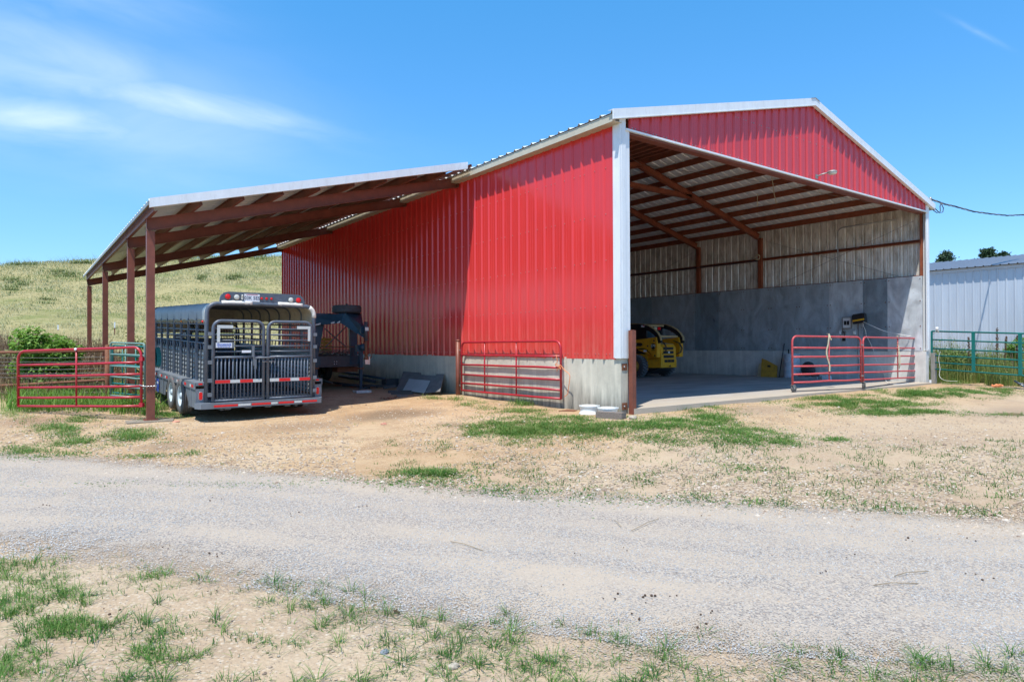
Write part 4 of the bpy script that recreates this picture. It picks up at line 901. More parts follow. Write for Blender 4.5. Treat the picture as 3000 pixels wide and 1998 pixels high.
# rear doors
def door(x0, x1, name):
    rt = .15; H = 1.62; w = MB(); y = -.075; w.tube([(x0,y,.02)]+[(x0+rt-rt*cos(a),y,H-rt+rt*sin(a)) for a in (0,.3,.6,.9,1.2,pi/2)]+[(x1-rt+rt*cos(a),y,H-rt+rt*sin(a)) for a in (pi/2,1.2,.9,.6,.3,0)]+[(x1,y,.02)], .032, 10)
    w.tube([(x0,y,.04),(x1,y,.04)], .022, 8); w.tube([(x0,y,.895),(x1,y,.895)], .026, 8)
    dr = w.build(name, 'trailer_paint', st)
    for z in (1.47,1.35,1.235,1.12,1.01):
        w = MB(); w.tube([(x0,y,z),(x1,y,z)], .016, 6); w.build('rail', 'trailer_paint', dr)
    nb = 12
    for k in range(1, nb+1):
        x = x0+.01+(x1-x0-.02)*k/(nb+1); w = MB(); w.tube([(x,y,.04),(x+.002*sin(k*5),y,.5),(x,y,.895)], .0155, 6); w.build('bar', 'rust' if k in (4,9) and 0 else 'trailer_paint', dr)
    w = MB(); ws = MB(); n = 5; L_ = x1-x0-.07; a = x0+.04; cut = [0,.31,.52,.80,1] if x0 < 1 else [0,.22,.50,.72,1]
    for i in range(4):
        b = ((w, ws)[i%2] if x0 < 1 else (ws, w)[i%2]); b.box((a+L_*cut[i],y-.030,.385),(a+L_*cut[i+1]-.002,y-.024,.445))
    w.build('reflector', 'reflect_red', dr); ws.build('reflector', 'reflect_white', dr)
    w = MB(); w.box((a,y-.023,.375),(a+L_,y-.017,.455)); w.build('tape_strip', 'trailer_panel', dr)
    return dr, y
dl, yd = door(.105, 1.075, 'door'); d2_, yd = door(1.165, TW-.075, 'door')
for s, (x0, x1) in ((0,(.17,.47)), (1,(TW-.40,TW-.11))):
    w = MB(); w.box((x0,yd-.033,1.475),(x1,yd-.027,1.535)); xx = x0 if not s else x1-.055; w.box((xx,yd-.033,1.22 if s else 1.20),(xx+.055,yd-.027,1.474)); w.build('corner_reflector', 'reflect_white', (dl, d2_)[s])
w = MB(); w.box((.14,yd-.030,1.08),(.50,yd-.024,1.20)); w.build('sign_backing', 'trailer_panel', dl)
w = MB(); w.box((.15,yd-.036,1.09),(.45,yd-.031,1.185)); w.build('sign', 'sign_white', dl)
text_mesh('Gooseneck', .058, 'sign_blue', 'lettering', dl, basis((.30,yd-.038,1.155),(1,0,0),(0,0,1)), .001, .0012)
text_mesh('STOCK TRAILER SALES', .022, 'sign_blue', 'lettering', dl, basis((.30,yd-.038,1.12),(1,0,0),(0,0,1)), .0008) if 0 else None
w = MB()
for k in range(11): w.box((.165+k*.025,yd-.0375,1.118),(.165+k*.025+.017,yd-.0362,1.126))
for k in range(8): w.box((.185+k*.03,yd-.0375,1.098),(.185+k*.03+.020,yd-.0362,1.109))
w.build('small_print', 'sign_blue', dl)
w = MB(); w.box((.64,yd-.036,.985),(.82,yd-.03,1.035)); w.build('decal', 'sign_white', dl)
w = MB(); w.box((.835,yd-.05,.90),(.885,yd-.03,1.12)); w.bar((.86,yd-.055,1.10),(.875,yd-.055,.72),.02,.03); w.box((.88,yd-.07,.66),(.92,yd-.03,.86)); w.tube([(.885,yd-.05,.88),(1.30,yd-.05,.885)], .016, 8); w.build('latch', 'dull_steel' if 0 else 'trailer_panel', dl)
w = MB(); w.tube([(1.04,yd-.045,.80),(1.15,yd-.045,.80)], .010, 6); w.tube([(1.17,yd-.045,.80),(1.27,yd-.045,.802)], .010, 6); w.build('bolt', 'dull_steel', dl)
for X in (.035, TW-.02):
    for z in (.16,.44,.80,1.10,1.36):
        w = MB(); w.box((X-.02,-.10,z-.035),(X+.06,-.02,z+.035)); w.build('hinge', 'trailer_panel', st)
# roof tarp with lacing
w = MB(); prof = [(-.012,TH-.32),(-.015,TH-.26)]+[(.17-.190*cos(a),TH-.18+.200*sin(a)) for a in (.1,.4,.75,1.1,1.4)]+[(TW*.5,TH+.036)]+[(TW-.17+.190*cos(a),TH-.18+.200*sin(a)) for a in (1.4,1.1,.75,.4,.1)]+[(TW+.015,TH-.26),(TW+.012,TH-.32)]
def tarp(y0, y1, n, dz, front=False, inn=0):
    vs = []; fs = []; m_ = len(prof)
    for i in range(n+1):
        y = y0+(y1-y0)*i/n; k = sin(pi*((y/(TL/8.2)) % 1)); drop = .35*max(0,(y-(TL-.55))/.55)**2
        for x, z in prof:
            side = 1 if z > TH-.1 else 0; vs.append((x+(TW/2-x)*.006*k*side + (TW/2-x)*.25*drop, y, z-.006*k*side+dz-drop*(.9 if side else .5)-(0 if side else .01*sin(y*9))))
    fs = [(i*m_+j, i*m_+j+1, (i+1)*m_+j+1, (i+1)*m_+j) for i in range(n) for j in range(m_-1)]
    return vs, fs
w = MB(); v_, f_ = tarp(.30, TL, 56, .0); w.add(v_, f_, True); w.build('tarp', 'tarp', st)
w = MB(); v_, f_ = tarp(-.005, .30, 4, .002); w.add(v_, f_, True); w.build('tarp_end', 'white_wrap', st)
w = MB(); v_, f_ = tarp(.02, TL-.03, 56, -.012); v_ = [(x+(TW/2-x)*.008, y, z) for x,y,z in v_]; w.add(v_, f_, True); w.build('tarp_lining', 'tarp_in', st)
for s, X in ((0,-.02),(1,TW+.02)):
    w = MB(); y = .08; 
    while y < TL-.15: w.tube([(X,y,TH-.33),(X,y+.075,1.56)], .005, 4); w.tube([(X,y+.075,1.56),(X,y+.11,TH-.33)], .005, 4); y += .15
    w.build('lacing', 'rope_tan', st)
w = MB(); w.lathe([(.02,0),(.02,.02),(.012,.03)], (-.045,.08,1.60), (-1,0,0), 10); w.build('marker_light', 'lens_red', st)
w = MB(); w.lathe([(.022,0),(.02,.02),(.012,.03)], (-.045,2.0,1.60), (-1,0,0), 10); w.build('marker_light', 'lens_amber', st)
w = MB(); w.box((-.192-.02,3.62,-.09),(-.190-.02,3.92,.22)); sg = w.build('side_sign', 'sign_blue', st)
w = MB(); w.box((-.215,3.66,.10),(-.213,3.88,.16)); w.prism([(-.2135,3.80,.06),(-.2135,3.88,.08),(-.2135,3.84,-.05)], (-.002,0,0)); w.build('side_sign_mark', 'sign_white', st)
# light bar
w = MB(); xl0, xl1 = .24, 1.95; rr = .17; zb_ = TH+.045; zt_ = TH+.245
pts = [(xl0,zb_),(xl0,zb_+.03)]+[(xl0+rr-rr*cos(a),zt_-rr+rr*sin(a)) for a in (.3,.6,.9,1.2,pi/2)]+[(xl1-rr+rr*cos(a),zt_-rr+rr*sin(a)) for a in (pi/2,1.2,.9,.6,.3)]+[(xl1,zb_+.03),(xl1,zb_)]
w.prism([(x,-.02,z) for x,z in pts], (0,.06,0)); w.bar((.4,.0,TH),(.4,.0,TH+.06),.03,.03); w.bar((1.8,.0,TH),(1.8,.0,TH+.06),.03,.03); lb = w.build('light_bar', 'trailer_paint', st)
def disc(x, z, r, mat, nm, ring=True):
    w = MB(); w.lathe([(r,0),(r*.96,.012),(r*.5,.016),(.001,.017)], (x,-.021,z), (0,-1,0), 24); q = w.build(nm, mat, lb)
    if ring: w = MB(); w.lathe([(r*1.16,0),(r*1.14,.014),(r*1.0,.014),(r*1.0,0)], (x,-.0205,z), (0,-1,0), 24); w.build('light_ring', 'rubber_dusty', lb)
zc_ = TH+.135
disc(.385,zc_+.01,.055,'lens_red','tail_light'); disc(.555,zc_+.005,.055,'lens_white','reverse_light'); disc(xl1-.30,zc_-.01,.055,'lens_white','reverse_light'); disc(xl1-.14,zc_-.01,.055,'lens_red','tail_light')
for x in (1.045,1.145,1.245): disc(x,zc_,.026,'lens_red','marker_light')
w = MB(); w.box((.645,-.045,zc_-.04),(.675,-.02,zc_+.03)); w.lathe([(.016,0),(.018,.03),(.001,.04)], (.66,-.045,zc_+.02), (0,0,1), 10); w.build('plate_lamp', 'lens_white', lb)
w = MB(); w.box((.70,-.032,zc_-.075),(1.005,-.026,zc_+.077)); pl = w.build('licence_plate', 'sign_white', lb)
text_mesh('03K 5ES', .098, 'ink', 'lettering', pl, basis((.853,-.0335,zc_-.004),(1,0,0),(0,0,1)), .0008, .001, .92)
w = MB(); w.box((.74,-.0335,zc_+.058),(.965,-.0325,zc_+.068)); w.build('plate_band', 'sign_red', pl)
# inner centre gate: two leaves of close vertical bars, part way up the trailer
for x0, x1, yy_, H in ((.55,1.03,4.35,1.52),(1.20,1.78,4.25,1.52)):
    w = MB(); w.tube([(x0,yy_,.06),(x0,yy_,H-.12),(x0+.05,yy_,H-.03),(x0+.12,yy_,H),(x1-.12,yy_,H),(x1-.05,yy_,H-.03),(x1,yy_,H-.12),(x1,yy_,.06)], .024, 8)
    for k in range(1, 15): x = x0+(x1-x0)*k/15; w.tube([(x,yy_,.06),(x,yy_,H-.02)], .009, 5)
    w.build('inner_gate', 'blue_steel', st)
for k in range(1,9): pass
w = MB(); w.box((.03,TL-.05,.05),(TW-.03,TL-.02,1.15)); 
for k in range(6): w.box((.03,TL-.05,1.2+k*.1),(TW-.03,TL-.03,1.23+k*.1))
w.build('front_wall', 'trailer_paint', st)
w = MB(); w.prism([(.06,TL-.06,1.32),(TW-.06,TL-.06,1.32),(TW-.06,TL-.06,TH-.42),(TW-.4,TL-.06,TH-.16),(.4,TL-.06,TH-.16),(.06,TL-.06,TH-.42)], (0,.008,0)); w.build('nose_canvas', 'tarp_in', st)
w = MB(); w.bar((.5,TL,.15),(1.0,TL+1.4,.25),.1,.12); w.bar((TW-.5,TL,.15),(1.16,TL+1.4,.25),.1,.12); w.bar((1.08,TL+.6,.2),(1.08,TL+.6,1.3),.1,.1); w.bar((1.08,TL+.5,1.25),(1.08,TL+2.2,1.15),.12,.14); w.tube([(1.08,TL+2.15,1.2),(1.08,TL+2.15,.5)], .05, 10); w.build('neck', 'trailer_paint', st)
w = MB(); w.tube([(.78,TL+1.2,.3),(.78,TL+1.2,-.5)], .035, 8); w.build('jack', 'trailer_paint', st)

# blue things carried in the trailer: a cube feeder body seen through the bars
w = MB(); F = Matrix.Translation(Vector((-5.85, 8.5, .36))) @ Matrix.Rotation(radians(3),4,'Z'); w.box((-.10,0,0),(.62,.8,.62)); w.box((-.06,.05,.62),(.55,.75,.86)); w.box((-.08,-.012,.1),(.60,-.001,.55))
w.build('feeder', 'blue_steel', None, F); o = C.objects[-1]; tag(o, 'dark blue metal box standing inside the livestock trailer', 'box')

# ------------------------------------------------------------------ flatbed trailer
px = lambda x, y: (900+x/5.6, 880+y/5.6)     # marks of the close-up
fb = thing('flatbed_trailer', 'dark blue gooseneck flatbed trailer with spare tyre on its neck beside the red wall', 'trailer', (-2.1,9.0,0), world=True)
YF = 9.0
def fz(v, y=YF, x=-2.1): return vz(Vector((x,y,0)), v)
zb0, zb1 = fz(1075), fz(1043)
xL, xR = ony(925,1060,YF).x, ony(1050,1060,YF).x
w = MB(); w.box((xL,YF,zb0),(xR,YF+.06,zb1)); w.box((xL,YF-.03,zb0-.0),(xR,YF,zb0+.012)); w.build('front_beam', 'dark_steel', fb)
w = MB(); w.box((xL,YF-.012,zb0+.06),(xL+.13,YF-.002,zb1-.01)); w.build('corner_plate', 'blue_steel', fb); w = MB(); w.box((xR-.26,YF-.012,zb0+.06),(xR,YF-.002,zb1-.01)); w.build('corner_plate', 'blue_steel', fb)
w = MB(); bx, bz = ony(983,1063,YF).x, fz(1063)
for i in (-1,1):
    for j in (-1,1): w.lathe([(.016,0),(.013,.01),(.001,.012)], (bx+.035*i,YF-.03*0-.001,bz+.035*j), (0,-1,0), 8)
w.build('bolt_head', 'bright_steel', fb)
w = MB(); w.box((xL-.35,YF+.5,zb0+.02),(xR+.35,YF+6.2,zb1)); 
w.box((xL+.1,YF+.06,zb0),(xL+.2,YF+.5,zb1-.02)); w.box((xR-.2,YF+.06,zb0),(xR-.1,YF+.5,zb1-.02)); w.build('deck', 'dark_steel', fb)
for x in (xL-.25,xR+.25):
    for y in (YF+3.2,YF+4.1):
        w = MB(); w.lathe([(.2,-.1),(.33,-.11),(.38,-.07),(.38,.07),(.33,.11),(.2,.1)], (x,y,gz(x,y)+.38), (1,0,0), 28, cap=False); wh = w.build('wheel', 'rubber', fb); w = MB(); w.lathe([(.2,-.06),(.001,-.03)], (x,y,gz(x,y)+.38), (1,0,0), 20); w.lathe([(.001,.03),(.2,.06)], (x,y,gz(x,y)+.38), (1,0,0), 20); w.build('rim', 'dull_steel', wh)
# neck: two side beams on pillars, sloping together down to the coupler
zt_n = fz(917); zb_n = fz(944); cpl = Vector((atd(1072.5,1000,17.2).x, atd(1072.5,1000,17.2).y, 0))
def fp(u, v, y): q = ony(u, v, y); return q
for nm, uL, uR in (('pillar', (918,925),(955,948)),):
    pass
xp0 = ony(936,1000,YF+.03).x; xp1 = ony(1036,1000,YF+.03).x
w = MB(); w.prism([(xp0-.16,YF+.06,zb1),(xp0-.03,YF+.06,zb1),(xp0+.16,YF+.06,zb_n+.02),(xp0-.20,YF+.06,zb_n+.02)], (0,.1,0)); w.build('pillar', 'blue_steel', fb)
w = MB(); w.prism([(xp1-.06,YF+.06,zb1),(xp1+.13,YF+.06,zb1),(xp1+.12,YF+.06,zb_n-.1),(xp1-.13,YF+.06,zb_n+.1)], (0,.1,0)); w.build('pillar', 'blue_steel', fb)
# near arch beam: runs across then kinks down to the coupler
ym = (YF+cpl.y)/2+.25
k0 = atd(905,934,proj((xL,YF,1))[2]-.3); 
pA = ony(900,946,YF+.1); pA2 = ony(900,929,YF+.1)
elbow_t = Vector((ony(1010,917,ym).x, ym, ony(1010,917,ym).z)); elbow_b = ony(1019,953,ym)
tip_t = Vector((ony(1067,958,cpl.y+.1).x, cpl.y+.1, ony(1067,958,cpl.y+.1).z)); tip_b = ony(1069,992,cpl.y+.1)
A_t = ony(915,929,YF+.05); A_b = ony(915,954,YF+.05); mid_b = ony(997,946,ym+.15)
w = MB(); w.prism([A_t, elbow_t, tip_t, tip_b, elbow_b, mid_b, A_b], (.09,.05,0)); nk = w.build('neck_beam', 'blue_steel', fb)
B_t = Vector((xp1+.1, YF+.05, zt_n)); elb2 = Vector((elbow_t.x+.75, ym, elbow_t.z)) 
w = MB(); w.prism([(xp1-.02,YF+.1,zt_n-.02),(xp1+.12,YF+.1,zt_n-.02),(cpl.x+.03,cpl.y+.15,tip_t.z+.02),(cpl.x-.08,cpl.y+.15,tip_t.z+.02)], (0,0,-.20)); w.build('neck_beam', 'blue_steel', fb)
w = MB(); w.prism([elbow_t+Vector((.05,0,-.012)), (xp1+.1,YF-.3,zt_n-.01), (cpl.x+.05,cpl.y+.3,tip_t.z+.04), tip_t+Vector((0,.06,0))], (0,0,-.015)); w.box((xp0-.1,YF+.0,zt_n-.18),(xp1+.1,YF+.12,zt_n-.02)); w.build('neck_plate', 'blue_steel', fb)
w = MB()
for (x0,y0,x1,y1) in ((130,395,220,375),(390,365,450,350),(490,360,540,340)):
    a = px(x0,y0); b = px(x1,y1); ya = YF-.03 if x0 < 300 else ym+.25
    P_ = [ony(a[0],a[1],ya-.02*0-.12), ony(b[0],b[1]-1,ya-.12), ony(b[0],b[1]+4,ya-.12), ony(a[0],a[1]+4,ya-.12)]; w.prism(P_, (0,.004,0))
w.build('reflector', 'reflect_white', fb)
# coupler tubes
zt_c = vz(cpl, 943); zm_c = vz(cpl, 996); z2_c = vz(cpl, 1050); zb_c = vz(cpl, 1067)
w = MB(); w.tube([(cpl.x,cpl.y,zm_c-.02),(cpl.x,cpl.y,zt_c)], .048, 16); w.lathe([(.056,0),(.056,.03)], (cpl.x,cpl.y,zm_c-.02), (0,0,1), 16); w.build('coupler_sleeve', 'dull_steel' if 0 else 'dark_steel', fb)
w = MB(); w.tube([(cpl.x,cpl.y,zb_c+.12),(cpl.x,cpl.y,zm_c-.02)], .040, 16); w.lathe([(.055,zb_c+.12),(.06,zb_c+.16),(.045,zb_c+.2)], (cpl.x,cpl.y,0), (0,0,1), 16); w.build('coupler', 'rust', fb)
w = MB(); w.box((cpl.x-.05,cpl.y-.05,zb_c),(cpl.x+.05,cpl.y+.05,zb_c+.12)); w.box((cpl.x+.055,cpl.y-.05,zb_c-.01),(cpl.x+.085,cpl.y+.05,zb_c+.2)); w.build('coupler_socket', 'bright_steel', fb)
w = MB(); w.tube([(cpl.x+.06,cpl.y-.02,z2_c),(cpl.x+.14,cpl.y-.02,z2_c+.02),(cpl.x+.16,cpl.y-.02,z2_c+.18),(cpl.x+.14,cpl.y-.02,z2_c+.26),(cpl.x+.06,cpl.y-.02,z2_c+.25)], .014, 6); w.build('handle', 'rust', fb)
w = MB(); w.box((cpl.x-.046,cpl.y-.052,vz(cpl,969)),(cpl.x+.046,cpl.y-.049,vz(cpl,959))); w.build('reflector', 'reflect_white', fb)
# jacks
for (u, vb, y_) in ((1057,1143,8.55),(925,1148,8.75)):
    jx = ony(u, 1100, y_).x; zg = gz(jx, y_); w = MB(); zt_ = fz(1010, y_, jx); zm = fz(1078, y_, jx)
    w.bar((jx,y_,zm),(jx,y_,zt_),.10,.10); w.bar((jx,y_,zm-.28),(jx,y_,zm),.085,.085); jk = w.build('jack', 'blue_steel', fb)
    w = MB(); w.bar((jx,y_,zg+.05),(jx,y_,zm-.25),.065,.065); w.box((jx-.09,y_-.09,zg+.03),(jx+.09,y_+.09,zg+.05)); w.build('jack_leg', 'dull_steel' if 0 else 'blue_steel', jk)
    w = MB(); w.box((jx-.07,y_-.07,zm-.03),(jx+.07,y_+.07,zm+.01)); w.build('jack_collar', 'rust', jk)
    if u > 1000:
        w = MB(); w.lathe([(.001,0),(.09,.0),(.10,.03),(.10,.10),(.08,.12),(.001,.12)], (jx+.02,y_-.18,zt_-.07), (0,1,0), 18); w.box((jx-.14,y_-.06,zt_-.2),(jx-.05,y_+.05,zt_-.0)); w.build('jack_gear', 'blue_steel', jk)
w = MB(); w.bar(ony(952,963,YF-.02), ony(1013,1016,YF-.02), .045, .02); w.build('brace', 'dark_steel', fb); w = MB(); w.bar(ony(1018,953,YF-.05), ony(953,1017,YF-.05), .045, .02); w.build('brace', 'dark_steel', fb)
w = MB(); w.bar(ony(936,1017,YF-.01), ony(1038,1016,YF-.01), .03, .03); w.build('brace', 'rust', fb)
# mesh tray under the brace and ratchet box
w = MB(); 
for k in range(26): 
    u0 = 932+k*4.1
    for s_ in (1,-1):
        a_ = ony(min(max(u0,932),1036),1024,YF+.02); b_2 = ony(min(max(u0+s_*9,932),1036),1041,YF+.02); w.bar(a_, b_2, .006, .006)
w.build('mesh_tray', 'dark_steel', fb)
w = MB(); a_ = ony(989,1076,YF+.2); b_2 = ony(1048,1089,YF+.2); w.box((a_.x,YF+.2,b_2.z),(b_2.x,YF+.6,a_.z)); w.build('under_box', 'rust', fb)
# spare tyre lying on top
sc_ = ony(1016, 905, ym+.35); w = MB(); zt0 = ony(1016,918,ym+.35).z
prof = [(.20,.02),(.23,0),(.36,0),(.39,.03)]
for k in range(3): prof += [(.40,.045+k*.045),(.40,.08+k*.045),(.39,.083+k*.045)]
prof += [(.39,.19),(.36,.215),(.23,.215),(.20,.19)]
w.lathe(prof, (sc_.x,ym+.35,zt0), (0,0,1), 44, cap=False); sp_ = w.build('spare_tyre', 'rubber', fb); w = MB(); w.lathe([(.20,.06),(.001,.06)], (sc_.x,ym+.35,zt0), (0,0,1), 20); w.tube([(sc_.x,ym+.35,zt0+.05),(sc_.x,ym+.35,zt0+.27)], .03, 8); w.build('rim', 'dark_steel', sp_)
# junk on the flatbed: yellow slatted crate, brush
q0 = ony(941, 1012, YF+1.2); q1 = ony(972, 988, YF+1.2); w = MB(); hh = (zb1 - .0); z1_ = q1.z
for k in range(5): zz0 = zb1+.02+(z1_-zb1-.02)*k/5; w.box((q0.x,YF+1.2,zz0),(q1.x,YF+1.7,zz0+(z1_-zb1)/5-.03))
w.box((q0.x+.08,YF+1.17,zb1+.001),(q0.x+.12,YF+1.198,z1_)); tag(w.build('slatted_crate', 'yellow_old'), 'old yellow slatted stack standing on the flatbed trailer', 'crate')
w = MB(); 
for k in range(60):
    a_ = Vector((random.uniform(xL+.1,xR-.1), YF+random.uniform(.2,.5), zb1+.0)); w.tube([a_, a_+Vector((random.uniform(-.3,.3),random.uniform(-.1,.1),random.uniform(.02,.14)))], .008, 4)
w.box((xL,YF+.16,zb1-.02),(xR,YF+.5,zb1)); tag(w.build('brush_pile', 'leaf_brown'), 'tangle of dry branches and scrap lying on the front of the flatbed', 'debris')

# ------------------------------------------------------------------ skid loader (drives into the barn, rear towards us)
lp = lambda x, y: (1820+x/8.255, 930+y/8.255)
XL_, XR_ = 9.39, 10.85; CX = 10.12
YT = onx(*lp(830,700), XL_).y
ld = thing('skid_loader', 'yellow skid steer loader with black cab parked inside the barn', 'loader', (CX,YT+.6,SL), world=True)
def side(pts, x, th): return [onx(*lp(a,b), x) for a, b in pts], (th,0,0)
for s in (0,1):
    dx = 0 if not s else (XR_-XL_-.20)
    P_, e = side([(830,478),(300,548),(160,570),(160,790),(300,775),(440,745),(560,742),(640,790),(790,965),(860,965),(862,880),(855,560)], XL_, .20)
    P_ = [q+Vector((dx,0,0)) for q in P_]; w = MB(); w.prism(P_, e); arm = w.build('lift_arm', 'loader_yellow', ld)
    # tower rear plate, slightly bowed
    w = MB(); y0 = YT-.0; zt_ = onx(*lp(830,478),XL_).z; zb_ = onx(*lp(830,965),XL_).z
    vs = [(XL_+dx-.004, y0-.02-.05*sin(pi*k/6), zb_+(zt_-zb_)*k/6) for k in range(7)]
    n = len(vs); mb = [Vector(v) for v in vs]+[Vector((XL_+dx-.004, y0+.03, v[2])) for v in vs[::-1]]; w.prism(mb, (.208,0,0)); w.build('tower', 'loader_yellow', ld)
    # arched guard over the cab
    c_ = onx(*lp(560,560), XL_); R1 = 0
    pts = [onx(*lp(a,b), XL_) for a,b in ((930,560),(915,480),(860,380),(770,285),(650,210),(520,165),(400,152),(200,150),(60,152))]; w = MB()
    pts = [q+Vector((dx+.09,0,0)) for q in pts]
    for a, b in zip(pts, pts[1:]): w.bar(a, b+(b-a)*.08, .10, .025, up=(0,0,1) if abs((b-a).normalized().z) < .8 else (0,1,0))
    w.build('cab_guard', 'loader_dust', ld)
    w = MB(); off = Vector((0,.05,-.085)); pin = [q+off for q in pts]
    for a, b in zip(pin, pin[1:]): w.bar(a, b+(b-a)*.08, .07, .15, up=(0,0,1) if abs((b-a).normalized().z) < .8 else (0,1,0))
    w.build('cab_guard', 'black_plastic', ld)
    for (a, b) in ((790,565),(815,925),(640,690)):
        w = MB(); q = onx(*lp(a,b), XL_-.001); w.lathe([(.035,0),(.03,.01),(.001,.012)], (q.x+dx*0 if not s else XR_+.001,q.y,q.z), (-1 if not s else 1,0,0), 10); w.build('pivot_pin', 'black_plastic', ld)
    # hydraulic hoses
    w = MB(); b0 = Vector((XL_+.30 if not s else XR_-.30, YT-.16, 0)); zz = lambda v: ony(*lp(1000,v), YT-.2).z
    for k in (0,.05): w.tube([(b0.x-.05,YT+.1,zz(560)),(b0.x+k,YT-.12,zz(620)),(b0.x+.07+k,YT-.18,zz(740)),(b0.x+.04+k,YT-.15,zz(850)),(b0.x-.06,YT-.05,zz(900))], .014, 6)
    w.build('hose', 'black_plastic', ld)
# body: tub, hood, bumper
zH0, zH1, zB = ony(*lp(1100,1010),YT-.2).z, ony(*lp(1100,640),YT-.2).z, ony(*lp(1100,1215),YT-.2).z
YB = YT-.10; HX0 = ony(1937,1050,YB).x; HX1 = ony(1981,1050,YB).x; HC_ = (HX0+HX1)/2
w = MB(); w.prism([(HX0,YB,zH0),(HX0,YB+.03,zH1-.12),(HX0,YB+.12,zH1-.02),(HX0,YB+.6,zH1+.04),(HX0,YB+.7,zH0)], (HX1-HX0,0,0)); hd = w.build('hood', 'loader_yellow', ld)
w = MB(); w.prism([(HX0-.004,YB+.10,zH1-.015),(HX0-.004,YB+.6,zH1+.048),(HX1+.004,YB+.6,zH1+.048),(HX1+.004,YB+.10,zH1-.015)], (0,0,.01)); w.build('hood_top', 'loader_dust', hd)
w = MB()
hh = (zH1-.12-zH0)
for k,(a,b) in enumerate(((.78,1.0),(.45,.68),(.10,.33))):
    yb = YB-.004+.03*a
    w.box((HC_-.28,yb-.006,zH0+hh*a),(HC_+.28,yb+.01,zH0+hh*b))
grl = w.build('grille', 'black_plastic', hd); w = MB()
for k,(a,b) in enumerate(((.78,1.0),(.45,.68),(.10,.33))):
    for j in range(4): zz = zH0+hh*(a+(b-a)*(j+.5)/4); w.box((HC_-.27,YB-.016+.03*a,zz-.004),(HC_+.27,YB-.009+.03*a,zz+.002))
w.build('grille_slat', 'dark_steel', grl)
w = MB(); w.box((HC_-.04,YB-.02,zH0+hh*.49),(HC_+.04,YB-.008,zH0+hh*.65)); w.build('badge', 'sign_white', hd)
w = MB(); w.prism([(CX-.58,YB+.75,zB-.02),(HX0-.03,YB-.02,zB),(HX1,YB-.02,zB),(CX+.50,YB+.75,zB-.02),(CX+.50,YB+1.0,zB-.02),(CX-.58,YB+1.0,zB-.02)], (0,0,zH0-zB-.004)); bp = w.build('bumper', 'loader_yellow', ld)
w = MB(); 
for k in range(3): w.box((HC_-.26+k*.185,YB-.03,zB+.19),(HC_-.26+k*.185+.165,YB-.018,zB+.29))
w.build('vent', 'black_plastic', bp); w = MB(); w.tube([(HC_-.05,YB-.05,zB+.03),(HC_,YB-.08,zB+.08),(HC_+.05,YB-.05,zB+.03)], .015, 6); w.build('hitch', 'black_plastic', bp)
w = MB(); w.prism([(HX0,YB+.03,zB-.003),(HX0,YB+.8,zB-.26),(HX0,YB+2.2,zB-.26),(HX0,YB+2.2,zB-.003)], (HX1-HX0-.02,0,0)); w.build('belly', 'black_plastic', ld)
w = MB(); w.box((CX-.58,YB+.62,SL+.28),(CX+.58,YB+2.6,zH0+.18)); w.build('chassis', 'loader_yellow', ld)
w = MB(); zc1 = onx(*lp(600,170),XL_).z-.06; ycab = YB+.85; w.prism([(CX-.46,ycab,zH0+.18),(CX-.46,ycab-.05,zc1),(CX-.46,ycab+1.1,zc1),(CX-.46,ycab+1.3,zH0+.18)], (.02,0,0)); w.build('cab_side', 'black_plastic', ld); w = MB(); w.prism([(CX+.44,ycab,zH0+.18),(CX+.44,ycab-.05,zc1),(CX+.44,ycab+1.1,zc1),(CX+.44,ycab+1.3,zH0+.18)], (.02,0,0)); w.build('cab_side', 'black_plastic', ld)
w = MB(); w.box((CX-.50,ycab-.1,zc1),(CX+.50,ycab+1.15,zc1+.06)); w.build('cab_roof', 'loader_dust', ld); w = MB(); w.box((CX-.44,ycab+.02,zH0+.5),(CX+.44,ycab+.03,zc1-.1)); w.build('rear_window', 'glass', ld)
w = MB(); w.box((CX-.46,ycab-.06,zc1-.16),(CX+.46,ycab-.03,zc1-.0)); w.box((CX-.46,ycab-.06,zH0+.2),(CX-.38,ycab-.02,zc1)); w.box((CX+.38,ycab-.06,zH0+.2),(CX+.46,ycab-.02,zc1)); cf = w.build('cab_frame', 'black_plastic', ld)
w = MB(); w.box((CX-.02,ycab-.075,zc1-.13),(CX+.13,ycab-.062,zc1-.02)); w.build('decal', 'rope_tan', cf); w = MB(); w.box((CX+.18,ycab-.075,zc1-.12),(CX+.33,ycab-.062,zc1-.02)); w.build('tail_light', 'lens_red', cf)
w = MB(); w.bar((XL_+.2,YT+.05,onx(*lp(830,478),XL_).z+.03),(XR_-.2,YT+.05,onx(*lp(830,478),XL_).z+.03),.07,.07); w.build('cross_tube', 'loader_dust', ld)
# decals with lettering on the near arm
q = onx(*lp(395,655), XL_-.002); w = MB(); cx_, cz_ = q.y, q.z; hw_, hh_ = .40, .065
w.prism([(XL_-.004, onx(*lp(470,655),XL_).y, cz_-hh_+0)]+[(XL_-.004, onx(*lp(500,655),XL_).y-.0, cz_-hh_*.6),(XL_-.004, onx(*lp(517,655),XL_).y, cz_),(XL_-.004, onx(*lp(500,655),XL_).y, cz_+hh_*.7),(XL_-.004, onx(*lp(470,650),XL_).y, cz_+hh_),(XL_-.004, onx(*lp(120,670),XL_).y, cz_+hh_),(XL_-.004, onx(*lp(120,670),XL_).y, cz_-hh_)], (.003,0,0)); w.build('decal', 'black_plastic', ld)
ye = onx(*lp(425,650),XL_).y
o_ = text_mesh('DEERE', .125, 'lens_amber' if 0 else 'white_ink', 'lettering', ld, basis((XL_-.006, ye+.27, cz_),(0,-1,0),(0,0,1)), .001, .003, 1.0)
